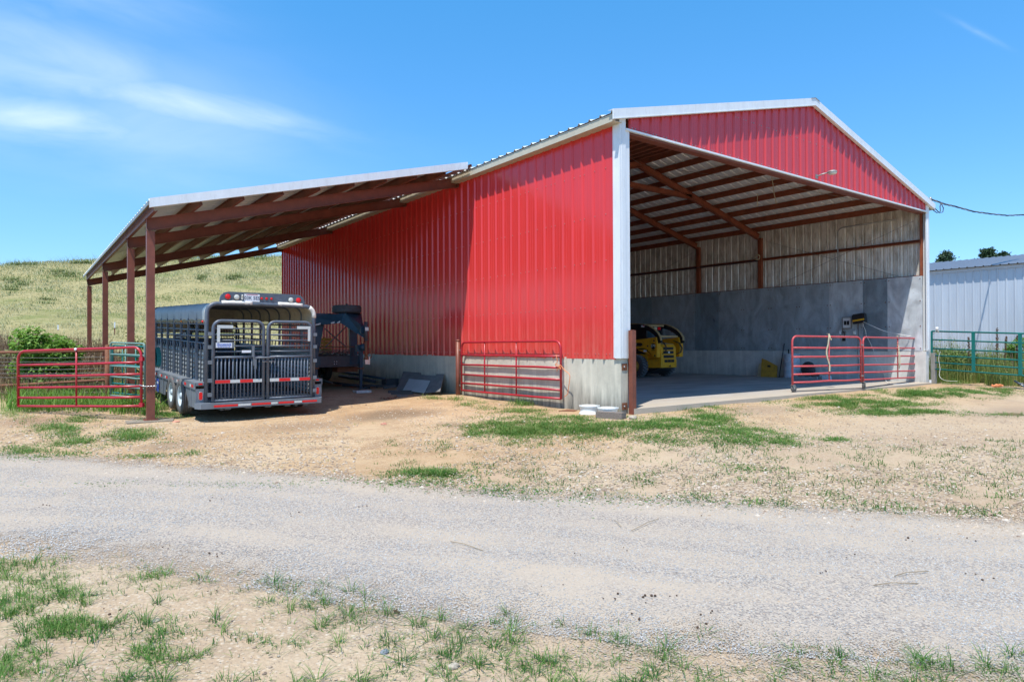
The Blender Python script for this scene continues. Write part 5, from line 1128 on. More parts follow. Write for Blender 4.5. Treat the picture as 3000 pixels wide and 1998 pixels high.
q = onx(*lp(772,697),XL_); w = MB(); w.lathe([(.11,0),(.11,.003),(.001,.003)], (XL_-.001,q.y,q.z), (-1,0,0), 24); w.build('decal', 'black_plastic', ld)
text_mesh('270', .13, 'white_ink', 'lettering', ld, basis((XL_-.006, q.y, q.z+.01),(0,-1,0),(0,0,1)), .001, .003, 1.05)
w = MB(); w.box((XL_-.004,onx(*lp(825,765),XL_).y,q.z-.155),(XL_-.001,onx(*lp(725,765),XL_).y,q.z-.135)); w.build('decal', 'black_plastic', ld)
for (x0,y0,x1,y1,m_) in ((485,190,560,240,'sign_white'),(540,785,615,835,'sign_white'),(530,190,558,212,'lens_red')):
    a = onx(*lp(x0,y0),XL_); b = onx(*lp(x1,y1),XL_); w = MB(); w.box((XL_-.008-(.003 if m_=='lens_red' else 0),b.y,b.z),(XL_-.004-(.003 if m_=='lens_red' else 0),a.y,a.z)); w.build('decal', m_, ld)
# link bar below the arm, tyres
w = MB(); P_ = [onx(*lp(a,b), XL_+.05) for a,b in ((390,780),(560,770),(740,910),(700,915))]; w.prism(P_, (.06,0,0)); w.build('link_bar', 'loader_yellow', ld)
wy = onx(*lp(330,1180), 9.2).y; RW = .42
for X, sx_ in ((9.2,1),(11.04-.30,1)):
    for Y in (wy, wy+1.15):
        wt = MB(); w = MB(); w.lathe([(.21,.0),(.24,-.0),(.36,.0),(.395,.03),(.40,.15),(.395,.27),(.36,.30),(.21,.30)], (X,Y,SL+RW), (1,0,0), 40, cap=False)
        for k in range(22):
            a = k*2*pi/22
            for sd in (0,1):
                a2 = a+(pi/22 if sd else 0); P_ = []
                for (da, xx, r_) in ((0,.02 if not sd else .28,.392),(.075,.02 if not sd else .28,.392),(.23,.155 if not sd else .145,.398),(.15,.155 if not sd else .145,.398)):
                    P_.append((a2+da, xx, r_))
                lo = [Vector((X+x_, Y+r*cos(q_), SL+RW+r*sin(q_))) for q_,x_,r in P_]; hi = [Vector((X+x_, Y+(r+.028)*cos(q_), SL+RW+(r+.028)*sin(q_))) for q_,x_,r in P_]
                wt.add(lo+hi, [(0,1,2,3),(4,5,6,7),(0,1,5,4),(1,2,6,5),(2,3,7,6),(3,0,4,7)])
        wh = w.build('wheel', 'rubber', ld); wt.build('tread', 'rubber_lug', wh); w = MB(); w.lathe([(.215,.01),(.20,.02),(.19,.10),(.08,.11),(.07,.06),(.001,.06)] , (X,Y,SL+RW), (1,0,0), 24); w.lathe([(.001,.27),(.2,.28),(.215,.29)], (X,Y,SL+RW), (1,0,0), 20); w.build('rim', 'yellow_old', wh)

# ------------------------------------------------------------------ things along the inner right wall
XI = SPAN-.215
w = MB(); P_ = onz(2320,1111,SL); dx_ = 13.24; yw = onx(2320,1080,dx_).y; RD = .285; HD = .87
prof = [(.001,0),(RD-.01,0),(RD+.004,.01),(RD+.004,.02),(RD-.008,.03)]
for z in (.30,.58): prof += [(RD-.008,z-.02),(RD+.006,z),(RD-.008,z+.02)]
prof += [(RD-.008,HD-.03),(RD+.004,HD-.02),(RD+.004,HD),(RD-.012,HD),(RD-.014,HD-.012),(.001,HD-.012)]
w.lathe(prof, (dx_,yw,SL), (0,0,1), 36); tag(w.build('steel_drum', 'drum_white'), 'white steel drum with rust patches against the inner wall', 'drum')
w = MB(); w.tube([(dx_-.12,yw+.05,SL+HD-.01),(dx_-.12,yw+.05,SL+HD+.10),(dx_-.05,yw+.1,SL+HD+.15),(dx_-.02,yw+.1,SL+HD)], .02, 8); tag(w.build('pump_handle', 'black_plastic'), 'small dark spout standing on top of the white drum', 'spout')
y5 = lambda x, y: (1800+x/4.612, 900+y/4.612)
w = MB(); n_ = Vector((-1,0,.42)).normalized(); c0 = n_.dot(Vector((13.05,5.2,SL)))
P_ = poly_on([y5(*q) for q in ((1990,690),(2060,715),(2195,790),(2188,945),(1975,965))], n_, c0); w.prism(P_, n_*-.05); tag(w.build('machine_panel', 'yellow_old'), 'grimy yellow machine panel leaning on the inner wall', 'panel')
w = MB(); P2 = poly_on([y5(*q) for q in ((1950,770),(1985,750),(1975,965),(1930,950))], n_, c0-.12); w.prism(P2, n_*-.02); tag(w.build('plywood_offcut', 'rope_tan'), 'tan plywood offcut behind the yellow panel', 'board')
w = MB(); P3 = poly_on([y5(*q) for q in ((2065,785),(2110,788),(2108,812),(2068,808))], n_, c0+.003); w.prism(P3, n_*.004); 
tag(w.build('panel_slot', 'black_plastic'), 'dark slot plate fixed on the yellow panel', 'plate')
o_pan = [o for o in C.objects if o.name == 'machine_panel'][0]; o_slot = C.objects['panel_slot']; o_slot.parent = o_pan; del o_slot['label'], o_slot['category']
a = onx(*y5(2295,490), 13.5); b = onz(*y5(2225,945), SL); b = onx(*y5(2225,948), 13.2); w = MB(); w.tube([a, b], .018, 8); w.lathe([(.03,0),(.02,.06)], b, (a-b), 8); tag(w.build('pole', 'cable'), 'dark pole leaning on the inner wall beside the white drum', 'pole')
q4 = lambda x, y: (2250+x/4.6176, 900+y/4.6176)
# pallet, saw and block behind the caster gate
P_ = onx(*q4(545,985), 13.1); w = MB(); yc = P_.y
for k in range(4): w.box((12.85,yc-.45+k*.25,SL+.07),(13.45,yc-.32+k*.25,SL+.09))
for x in (12.87,13.1,13.35): w.box((x,yc-.45,SL),(x+.07,yc+.43,SL+.07))
tag(w.build('pallet', 'board_light'), 'small pale pallet on the floor behind the caster gate', 'pallet')
w = MB(); w.lathe([(.001,-.04),(.24,-.04),(.26,-.02),(.26,.02),(.24,.04),(.001,.04)], (13.1,yc,SL+.34), (-1,.0,.1), 30); w.box((12.95,yc-.30,SL+.09),(13.3,yc+.3,SL+.16)); tag(w.build('saw_guard', 'dark_steel'), 'dark round saw guard standing on the pale pallet', 'saw')
P_ = onx(*q4(796,985), 13.0); w = MB(); w.box((12.9,P_.y-.12,SL),(13.1,P_.y+.12,SL+.13)); w.lathe([(.04,.13),(.04,.15),(.001,.15)], (13.0,P_.y,SL), (0,0,1), 12); tag(w.build('plastic_jug', 'sign_white'), 'white plastic block low on the floor behind the gate brace', 'container')
# breaker panel, outlets, charger, wires
a = onx(*q4(1030,143), XI); b = onx(*q4(1142,285), XI); t = thing('breaker_panel', 'grey steel breaker panel on the sheet metal inner wall', 'electrical panel', (XI,(a.y+b.y)/2,b.z), world=True)
w = MB(); w.box((XI-.10,b.y,b.z),(XI-.001,a.y,a.z)); w.box((XI-.105,b.y-.02,b.z-.02),(XI-.101,a.y+.02,a.z+.02)); w.build('cabinet', 'dull_steel', t); w = MB(); m_y = (a.y+b.y)/2; m_z = (a.z+b.z)/2
w.box((XI-.112,m_y-.13,m_z-.17),(XI-.106,m_y+.13,m_z+.17)); w.build('cover', 'galv_roof', t); w = MB(); w.box((XI-.120,m_y-.09,m_z-.07),(XI-.113,m_y-.01,m_z+.07)); w.box((XI-.120,m_y+.01,m_z-.07),(XI-.113,m_y+.09,m_z+.07)); w.build('breaker', 'black_plastic', t)
def wallbox(x0,y0,x1,y1,nm,lab,mat,grp=None,th=.05):
    a = onx(*q4(x0,y0), XI); b = onx(*q4(x1,y1), XI); w = MB(); w.box((XI-th,b.y,b.z),(XI-.001,a.y,a.z)); m_y, m_z = (a.y+b.y)/2, (a.z+b.z)/2
    for dz in (-.03,.03): w.box((XI-th-.006,m_y-.018,m_z+dz-.014),(XI-th-.001,m_y+.018,m_z+dz+.014))
    return tag(w.build(nm, mat), lab, 'outlet', grp)
wallbox(968,320,1000,368,'wall_outlet','white outlet box left of the plugged black cord','sign_white','outlets on the inner wall')
wallbox(1005,325,1060,368,'wall_outlet','grey outlet box with black plug below the breaker panel','dull_steel','outlets on the inner wall')
wallbox(1157,322,1187,370,'wall_outlet','cream outlet box alone right of the breaker panel','rope_white','outlets on the inner wall')
hang('power_cord', [onx(*q4(x,y), XI-.06) for x,y in ((1030,190),(1020,230),(1010,290),(1012,330),(1035,350),(1035,400),(1035,430))], .014, 'black_plastic', '', '', parent=t)
w = MB(); P_ = onx(*q4(1032,432), XI); w.box((XI-.05,P_.y-.05,P_.z-.06),(XI-.002,P_.y+.05,P_.z+.06)); w.box((XI-.07,P_.y-.02,P_.z-.02),(XI-.051,P_.y+.02,P_.z+.02)); tag(w.build('plug', 'black_plastic'), 'black plug hanging at the end of the short cord', 'plug')
cc = onx(*q4(1237,157), 13.4); R_ = Matrix.Translation(cc) @ Matrix.Rotation(radians(-8),4,'X'); t = thing('fence_charger', 'black fence charger box with yellow band hung on the inner wall', 'fence charger', cc, rot=Matrix.Rotation(radians(-8),4,'X'))
w = MB(); w.prism([(-.08,-.20,-.15),(-.08,.20,-.15),(-.08,.21,.13),(-.08,.15,.17),(-.08,-.15,.17),(-.08,-.21,.13)], (.16,0,0)); w.build('case', 'black_plastic', t); w = MB(); w.box((-.086,-.19,-.07),(-.081,.20,-.02)); w.build('band', 'loader_yellow', t)
hang('fence_wire', [onx(*q4(1275,190), 13.35), onx(*q4(1400,250),13.2), onx(*q4(1600,330),13.4), onx(*q4(1900,390),13.5), Vector((C2.x+.02,C2.y+.05,zg2-.02)), Vector((C2.x-.06,C2.y-.05,zg2-.04)), Vector((C2.x+.06,C2.y-.08,zg2-.04)), atd(2738,975,20.8), atd(2745,963,20.75)], .009, 'rope_white', 'pale wire strung from the fence charger to the post top', 'wire')
hang('fence_wire', [onx(*q4(x,y), 13.45) for x,y in ((1280,200),(1290,250),(1320,320),(1330,390),(1360,440),(1400,520),(1440,620),(1460,710),(1500,760),(1540,830),(1570,900),(1590,985))]+[onz(*q4(x,y), SL+.012) for x,y in ((1640,1035),(1760,1045),(1900,1030))], .009, 'rope_white', 'pale cord dropping from the fence charger to the floor', 'wire')
hang('charger_cord', [onx(*q4(x,y), XI-.03) for x,y in ((1218,205),(1220,400),(1216,600),(1222,760),(1217,850))], .010, 'black_plastic', 'thin black cord hanging straight below the fence charger', 'cord')
w = MB(); P_ = atd(2745,964,20.7); w.tube([P_+Vector((0,0,-.04)), P_+Vector((0,0,.06))], .04, 8); w.tube([P_, P_+Vector((.08,-.02,-.1))], .025, 6); tag(w.build('insulator', 'rope_white'), 'white knotted rag on top of the teal panel', 'knot')
hang('fence_wire', [atd(2755,1030,20.5), atd(2750,1050,20.5), atd(2754,1080,20.4), atd(2752,1100,20.3), atd(2762,1112,20.1), atd(2780,1116,19.9), atd(2805,1117,19.7)], .005, 'rope_white', 'white loose wire trailing into the grass below the teal panel', 'wire')
# girt hose coil + rope bits hanging from the rafters
hang('extension_cord', [(SPAN-.16,5.75,4.52),(SPAN-.18,7,4.50),(SPAN-.18,8.7,4.52),(SPAN-.18,10.5,4.5),(SPAN-.18,14,4.55),(SPAN-.18,18,4.52)], .016, 'cable', 'dark cord laid along the wall girt deep in the barn', 'cord')
w = MB(); 
for k in range(4): w.tube([(SPAN-.40, 5.75+.11*cos(a), 4.60+.09*sin(a)+.01*k) for a in [i*2*pi/14 for i in range(14)]], .010, 5, closed=True)
tag(w.build('cord_coil', 'rope_tan'), 'coiled tan cord where the girt meets the steel column', 'cord')
z7 = lambda x, y: (1780+x/2.403, 260+y/2.403)
hang('hanging_rope', [ony(*z7(x,y), 2.5) for x,y in ((1155,625),(1165,680),(1172,740),(1185,790),(1185,812))], .012, 'rope_tan', 'frayed rope hanging from the roof near the opening, the longer one', 'rope')
hang('hanging_rope', [ony(*z7(x,y), 2.5) for x,y in ((1057,740),(1054,790),(1055,828))], .010, 'rope_tan', 'short frayed rope end hanging left of the longer rope', 'rope')
# barn light on an arm at the gable
lt = thing('barn_light', 'grey dusk-to-dawn light on a short arm above the opening', 'light', ony(*z7(1470,622),-.03), world=True)
P_ = ony(*z7(1470,620), -.03); w = MB(); w.box((P_.x-.05,-.045,P_.z-.05),(P_.x+.05,-.031,P_.z+.05)); w.tube([(P_.x,-.04,P_.z),(P_.x+.08,-.14,P_.z+.05),(P_.x+.12,-.26,P_.z+.07)], .016, 8); w.build('arm', 'dull_steel', lt)
w = MB(); hc = (P_.x+.16,-.36,P_.z+.05); w.lathe([(.001,.07),(.05,.065),(.10,.045),(.115,.02),(.12,.015)], hc, (0,0,1), 20); w.build('head', 'dull_steel', lt); w = MB(); w.lathe([(.10,.02),(.10,-.02),(.07,-.04),(.001,-.045)], hc, (0,0,1), 20); w.build('lens', 'lens_white', lt)
# service cable to the right, insulator, loops
A_ = Vector((SPAN+.12,-.1,5.86)); t = thing('power_cable', 'twisted black service cable running off to the right from the barn eave', 'cable', A_, world=True)
cu = [(2728,585),(2752,593),(2765,598),(2800,606),(2850,620),(2900,627),(2950,632),(3000,630),(3120,622)]
P_ = [atd(u, v, 21+i*1.2) for i,(u,v) in enumerate(cu)]
for ph in (0, pi*.66, pi*1.33):
    Q = []
    for i in range(len(P_)-1):
        for k in range(8): s_ = i*8+k; Q.append(P_[i].lerp(P_[i+1],k/8)+Vector((0,.018*cos(s_*.8+ph),.018*sin(s_*.8+ph))))
    w = MB(); w.tube(Q, .016, 5); w.build('strand', 'cable' if ph else 'dull_steel', t)
w = MB(); w.tube([atd(2723,592,20.9), atd(2736,618,20.9), atd(2745,624,20.9), atd(2755,620,20.9), atd(2754,605,20.9), atd(2757,594,20.9)], .014, 6); w.tube([atd(2757,596,20.9), atd(2764,610,20.9), atd(2762,622,20.9), atd(2752,624,20.9), atd(2738,610,20.9), atd(2732,598,20.9)], .014, 6); w.build('drip_loop', 'cable', t)
w = MB(); P0_ = atd(2722,586,20.9); w.tube([P0_+Vector((-.1,0,.0)), P0_+Vector((.15,0,.02))], .03, 8); w.lathe([(.04,0),(.05,.05),(.03,.1)], P0_+Vector((.02,-.03,-.02)), (0,0,1), 10); w.build('insulator', 'dull_steel', t)

# ------------------------------------------------------------------ things on the ground
def rim(x, y, R, H, lab, mat):
    c = Vector((x, y, gz(x, y))); w = MB(); w.lathe([(R*.98,0),(R,.012),(R*.93,.03),(R*.88,.045),(R*.86,H*.5),(R*.89,H-.045),(R*.96,H-.02),(R,H),(R*.985,H+.006),(R*.9,H-.012),(R*.8,H-.015),(R*.78,H-.06),(R*.4,H-.07),(R*.2,H-.05),(.001,H-.05)], (c.x,c.y,c.z-.005), (0,0,1), 40)
    w.lathe([(R*.975,H+.002),(R*.3,H+.004),(.001,H+.003)], (c.x,c.y,c.z-.005), (0,0,1), 40)
    return tag(w.build('wheel_rim', [mat]), lab, 'wheel rim', 'wheel rims beside the concrete wall')
rim(-.29,.56,.205,.165,'white wheel rim lying flat by the concrete wall, the taller left one','rim_white')
rim(-.245,.10,.205,.15,'white wheel rim lying flat behind the timber block','rim_white')
a = ground_at(1752,1222); b = ground_at(1828,1227); w = MB(); w.bar(a+Vector((0,0,.05)), b+Vector((0,0,.05)), .17, .12); w.build('timber_block', 'wood'); tag(C.objects['timber_block'], 'weathered timber block lying in front of the wheel rims', 'timber')
w = MB(); c = ground_at(1665,1204); w.prism([(c.x-.22,c.y+.05,c.z),(c.x-.02,c.y-.18,c.z),(c.x+.16,c.y-.1,c.z),(c.x+.1,c.y+.14,c.z)], (.0,.0,.018)); tag(w.build('steel_plate', 'rust'), 'flat rusty plate on the ground below the folded gate end', 'plate')
# boards leaning on the stem wall
p3 = lambda x, y: (840+x/4.205, 860+y/4.205)
bl = ground_at(*p3(1350,1185)); tl = onx(*p3(1435,960), -.035); tr_ = onx(*p3(1940,992), -.035)
n_ = (tr_-tl).cross(bl-tl).normalized(); n_ = n_ if n_.x < 0 else -n_
w = MB(); P_ = poly_on([p3(*q) for q in ((1435,960),(1650,975),(1655,1000),(1835,1012),(1845,990),(1940,992),(1885,1205),(1712,1222),(1350,1188))], n_, n_.dot(tl)); w.prism(P_, n_*-.02); tag(w.build('leaning_board', 'board_dark'), 'large dark notched board leaning on the concrete wall', 'board', 'boards leaning on the wall')
w = MB(); P_ = poly_on([p3(*q) for q in ((1507,1050),(1765,1072),(1690,1225),(1430,1190))], n_, n_.dot(tl)+.03); w.prism(P_, n_*-.015); tag(w.build('leaning_board', 'board_light'), 'pale square board leaning in front of the dark notched one', 'board', 'boards leaning on the wall')
def stick(nm, lab, cat, a, b, r, mat, za=.03, zb=.03, box=False, group=None):
    A_ = ground_at(*p3(*a)); B_ = ground_at(*p3(*b)); A_.z += za; B_.z += zb; w = MB()
    if box: w.bar(A_, B_, r*2.4, r*1.4)
    else: w.tube([A_, A_.lerp(B_,.5)+Vector((0,0,.004)), B_], r, 10)
    return tag(w.build(nm, mat), lab, cat, group)
G_ = 'scrap lying along the wall under the flatbed'
stick('steel_pipe','long grey pipe lying from under the livestock trailer towards the jack','pipe',(370,1105),(905,1168),.035,'dark_steel',.08,.06,group=G_)
stick('steel_pipe','thin pipe crossing the long grey pipe at a slant','pipe',(380,1085),(560,1150),.025,'dull_steel',.14,.12,group=G_)
stick('steel_pipe','thick dark pipe on top of the scrap behind the jack','pipe',(650,1110),(1085,1150),.05,'dark_steel',.24,.16,group=G_)
stick('steel_pipe','upper dark pipe resting highest in the scrap pile','pipe',(640,1090),(1215,1130),.03,'blue_steel',.34,.20,group=G_)
stick('timber_plank','dark plank at the bottom of the scrap behind the jack','plank',(700,1150),(1210,1165),.05,'wood_dark',.06,.06,True,G_)
stick('timber_plank','short dark plank beside the leaning boards','plank',(1190,1185),(1340,1180),.05,'wood_dark',.06,.10,True,G_)
stick('timber_plank','rotten plank on the ground in front of the pale board','plank',(1250,1225),(1600,1220),.05,'wood_dark',.03,.03,True,G_)
stick('timber_plank','second rotten plank, under the first one by the pale board','plank',(1290,1238),(1560,1240),.04,'wood_dark',.02,.02,True,G_)
w = MB(); c = ground_at(*p3(1300,1150)); w.box((c.x-.2,c.y-.02,c.z),(c.x+.2,c.y+.3,c.z+.24)); tag(w.build('scrap_box', 'dark_steel', label=None), 'low dark scrap box against the wall left of the boards', 'box')
w = MB(); c = ground_at(*p3(1420,1262)); w.prism([(c.x-.16,c.y-.05,c.z),(c.x+.1,c.y-.12,c.z),(c.x+.2,c.y+.05,c.z),(c.x-.1,c.y+.14,c.z)], (0,0,.02)); tag(w.build('slate_offcut', 'board_dark'), 'small dark board offcut lying flat before the planks', 'offcut')
w = MB(); c = ground_at(*p3(935,1220)); w.box((c.x-.22,c.y-.12,c.z-.02),(c.x+.20,c.y+.14,c.z+.06)); tag(w.build('concrete_block', 'conc_in'), 'flat concrete block under the flatbed jack', 'block')
w = MB(); c = ground_at(*p3(1030,1170))
for k in range(3): w.tube([c+Vector((.2*cos(a)*1.1,.08*sin(a),.03+.02*k+.03*sin(a))) for a in [i*.5 for i in range(10)]], .02, 6)
tag(w.build('hose_scrap', 'black_plastic'), 'curled black hose beside the jack foot', 'hose')
w = MB()
for k in range(26): c = ground_at(*p3(random.uniform(1160,1340), random.uniform(1288,1306))); w.tube([c, c+Vector((random.uniform(-.08,.08),random.uniform(-.05,.05),random.uniform(.0,.03)))], .012, 5)
tag(w.build('bark_scrap', 'rust'), 'strip of reddish bark crumbs on the shaded gravel', 'debris')
def rock(u, v, r, mat, nm, lab, cat, sq=.6, seed=0):
    c = ground_at(u, v); w = MB(); rnd = random.Random(seed); vs = []; fs = []; n, m_ = 9, 5
    for i in range(m_+1):
        th = pi*i/m_
        for j in range(n): k = r*(.8+.4*rnd.random()); vs.append((c.x+k*sin(th)*cos(2*pi*j/n), c.y+k*sin(th)*sin(2*pi*j/n)*.8, c.z+r*sq*.6+k*sq*cos(th)))
    fs = [(i*n+j, i*n+(j+1)%n, (i+1)*n+(j+1)%n, (i+1)*n+j) for i in range(m_) for j in range(n)]; w.add(vs, fs); return tag(w.build(nm, mat), lab, cat)
M['rock_pale'] = paint('rock_pale', (.42,.36,.28), .9, 0, .25, (.2,.15,.1), .5, 12, bumps=.5); M['rock_grey'] = paint('rock_grey', (.24,.26,.29), .9, 0, .25, (.12,.12,.12), .5, 12, bumps=.5)
rock(1855,1228,.09,'rock_pale','rock','tan rock at the concrete corner beside the timber block','rock',.5,1); rock(1126,1915,.026,'rock_grey','rock','blue grey stone among the foreground tufts','rock',.6,2)
rock(1135,1928,.018,'rock_pale','rock','small pale stone touching the blue grey stone','rock',.6,3); rock(1330,1955,.03,'rock_pale','rock','tan stone near the bottom edge of the yard','rock',.5,4); rock(1125,1244,.06,'stone_pink','brick_shard','pink brick shard on the gravel before the boards','brick',.4,5)
rock(516,1238,.07,'stone_pink','brick_shard','pink brick rubble beside the trailer wheels','brick',.35,6); rock(457,1822,.028,'rock_pale','rock','pale flat stone in the left foreground gravel','rock',.5,7)
rock(2890,1122,.22,'black_plastic','bin_bag','crumpled black bag in the weeds below the teal panel','bag',.6,8)
rock(970,1222+0,.0001,'stone_pink','brick_shard','','',.1,9) if 0 else None
w = MB(); c = ground_at(2925,1136)
for k in range(5): w.bar(c+Vector((random.uniform(-.15,.15),random.uniform(-.1,.1),.04)), c+Vector((random.uniform(-.25,.25),random.uniform(-.15,.15),.08)), .05, .04)
tag(w.build('tool_scrap', 'rope_orange'), 'orange tangle of plastic parts in the grass below the teal panel', 'scrap')
w = MB(); c = ground_at(2985,1137); w.tube([c+Vector((-.2,-.2,.05)), c+Vector((0,.1,.2)), c+Vector((.1,.0,.12))], .03, 6)
for k in range(4): w.tube([c+Vector((.12+.07*k+.04*cos(a),.0,.11+.03*sin(a))) for a in [i*pi/4 for i in range(8)]], .01, 4, closed=True)
tag(w.build('pale_chain', 'dull_steel'), 'pale bar and chain lying right of the orange scrap', 'chain')
# dry stalks on the road
for k,(u0,v0,u1,v1,lb_) in enumerate(((1320,1592,1415,1619,'long dry stalk lying across the middle of the gravel road'),(1800,1530,1820,1548,'thin dry stalk right of the longest one'),(1930,1525,1850,1560,'curved dry stalk on the right part of the road'),(2620,1694,2720,1680,'dry stalk with a dark end near the right road edge'),(2560,1722,2690,1716,'thin straight dry stalk just below the one with a dark end'))):
    a = ground_at(u0,v0); b = ground_at(u1,v1); w = MB(); w.tube([a+Vector((0,0,.018)), a.lerp(b,.4)+Vector((.01,.01,.026)), b+Vector((0,0,.018))], .0028, 5); tag(w.build('dry_stalk', 'stalk'), lb_, 'stalk', 'dry stalks on the road')

# ------------------------------------------------------------------ shed on the right
sh = thing('metal_shed', 'long blue-grey corrugated metal shed beyond the weeds', 'shed', (24.4,0,0), world=True)
SX = 24.4; e0 = onx(2726,793,SX); e1_ = onx(3000,772,SX); ez = (e0.z+e1_.z)/2; w = MB()
ribbed((SX, 24, 0), (0,-1,0), (-1,0,0), 40, lambda d: -.2, lambda d: ez, w); w.build('side_wall', 'shed_metal', sh)
r0 = onx(2726,771.7,SX+7); rz_ = r0.z
P_ = rib_profile(41); vs = []
for d_, h in P_:
    for x, z in ((SX-.25, ez-.01),(SX+7, rz_)): vs.append((x, -16.5+d_, z+h))
w = MB(); w.add(vs, [(2*i,2*i+1,2*i+3,2*i+2) for i in range(len(P_)-1)])
vs = []
for d_, h in P_:
    for x, z in ((SX+7, rz_),(SX+14.25, ez-.01)): vs.append((x, -16.5+d_, z+h))
w.add(vs, [(2*i,2*i+1,2*i+3,2*i+2) for i in range(len(P_)-1)]); w.build('roof', 'shed_roof', sh)
w = MB(); w.box((SX-.05,-16.2,ez-.16),(SX-.035,24.2,ez-.02)); w.build('eave_trim', 'shed_metal', sh)
w = MB(); w.add([(SX,-16,-.2),(SX+14,-16,-.2),(SX+14,-16,ez),(SX+7,-16,rz_-.02),(SX,-16,ez)], [(0,1,2,3,4)]); w.add([(SX,24,-.2),(SX+14,24,-.2),(SX+14,24,ez),(SX+7,24,rz_-.02),(SX,24,ez)], [(4,3,2,1,0)]); w.add([(SX+14,-16,-.2),(SX+14,24,-.2),(SX+14,24,ez),(SX+14,-16,ez)], [(0,1,2,3)]); w.build('end_wall', 'shed_metal', sh)

# ------------------------------------------------------------------ plants
class LV:
    """leaf and blade collector with a tone value per point"""
    def __init__(s): s.v = []; s.f = []; s.t = []
    def blade(s, p, h, ang, lean, wd, tone, seg=3):
        o = len(s.v); dx, dy = cos(ang), sin(ang); px_, py_ = -dy*wd/2, dx*wd/2
        for k in range(seg):
            q = k/seg; x = p[0]+dx*lean*h*q*q; y = p[1]+dy*lean*h*q*q; z = p[2]+h*q*(1-.35*lean*q); ww = 1-.55*q
            s.v += [(x-px_*ww,y-py_*ww,z),(x+px_*ww,y+py_*ww,z)]; s.t += [tone,tone]
        s.v.append((p[0]+dx*lean*h, p[1]+dy*lean*h, p[2]+h*(1-.35*lean))); s.t.append(min(1,tone+.1))
        for k in range(seg-1): a = o+2*k; s.f.append((a,a+1,a+3,a+2))
        a = o+2*(seg-1); s.f.append((a,a+1,a+2))
    def leaf(s, p, r, n, tone):
        n = Vector(n).normalized(); u = n.orthogonal().normalized(); a = random.uniform(0,2*pi); w_ = n.cross(u); e = u*cos(a)+w_*sin(a); f = n.cross(e); p = Vector(p); o = len(s.v)
        s.v += [tuple(p-e*r), tuple(p+f*r*.55-n*r*.1), tuple(p+e*r), tuple(p-f*r*.55-n*r*.1)]; s.t += [tone]*4; s.f.append((o,o+1,o+2,o+3))
    def build(s, name, mat, parent=None, smooth=False):
        me = bpy.data.meshes.new(name); me.from_pydata(s.v, [], s.f); me.materials.append(M[mat]); a = me.attributes.new('tint','FLOAT','POINT'); a.data.foreach_set('value', s.t); me.update()
        o = bpy.data.objects.new(name, me); C.objects.link(o)
        if parent is not None:
            o.parent = parent
            if parent.get('_w'): o.matrix_parent_inverse = parent.matrix_world.inverted()
        return o
R = random.Random(11)
LIM = ((-200,1575),(0,1590),(500,1640),(1000,1725),(1500,1790),(2000,1850),(2600,1885),(3300,1925))
def lim_at(u):
    for (a, va), (b, vb) in zip(LIM, LIM[1:]):
        if u <= b: return va+(vb-va)*(u-a)/(b-a)
    return LIM[-1][1]
def inside_block(x, y):
    return (-.02 < x < 14.0 and -.02 < y < 21) 
G = LV()
def tuft(x, y, n, h, spread, tone=.45, wd=.006, lean=.6):
    if inside_block(x, y): return
    z = gz(x, y)
    for k in range(n):
        a = R.uniform(0,2*pi); r = spread*sqrt(R.random()); px_, py_ = x+r*cos(a), y+r*sin(a)
        if inside_block(px_, py_): continue
        G.blade((px_, py_, z-.01), h*R.uniform(.45,1.1), R.uniform(0,2*pi) if R.random()<.5 else a, R.uniform(.1,lean*1.6), wd*R.uniform(.7,1.3), max(0,min(1,tone+R.uniform(-.3,.3))), 3)
# patches as seen: centre u,v, half sizes, tufts, blade height, tone
PATCH = [(168,1261,66,22,150,.17,.45),(382,1276,90,20,160,.15,.45),(229,1297,66,16,90,.13,.5),(66,1322,76,18,110,.13,.5),(244,1230,50,11,70,.14,.5),(560,1332,20,7,10,.12,.4),
 (250,1185,120,14,170,.30,.5),(120,1195,110,12,90,.22,.75),(470,1200,45,20,90,.26,.5),(475,1222,50,10,60,.16,.55),(60,1215,60,20,60,.16,.8),(160,1332,130,10,50,.1,.5),(400,1336,150,6,40,.08,.5),(450,1215,70,10,60,.14,.5),
 (1540,1180,36,10,80,.34,.45),(1390,1185,52,13,70,.12,.5),(1480,1203,70,10,80,.14,.55),(1650,1258,250,24,900,.13,.5),(1480,1258,120,26,420,.13,.55),(1950,1245,160,24,520,.12,.42),(2040,1197,100,12,150,.13,.4),(2085,1225,75,16,180,.12,.4),(2160,1262,110,18,130,.10,.45),(1620,1228,120,12,180,.12,.5),
 (2075,1232,80,20,150,.11,.4),(2544,1186,190,15,720,.14,.45),(2640,1208,170,10,380,.11,.42),(2720,1155,190,10,520,.12,.4),(2860,1146,180,12,460,.11,.42),(2430,1168,120,8,120,.13,.45),(2200,1280,150,24,300,.10,.4),(2298,1298,34,12,40,.13,.4),(2447,1289,40,7,40,.09,.4),(2220,1375,70,8,60,.05,.2),(2950,1215,80,6,50,.1,.4),(2280,1178,60,5,30,.1,.45),
 (1265,1388,105,9,120,.17,.3),(1500,1436,180,9,60,.07,.3),(1250,1412,260,9,70,.06,.3),(1560,1205,60,7,60,.12,.5),(1950,1290,110,14,70,.08,.4),(2660,1150,130,8,120,.2,.5),(2800,1120,130,8,120,.28,.5),(1335,1168,30,5,26,.18,.95),(1270,1165,40,5,22,.15,.95),(600,1420,500,10,50,.06,.3),(1900,1470,300,12,40,.05,.3),(1035,1243,0.1,.1,0,.1,.4)]
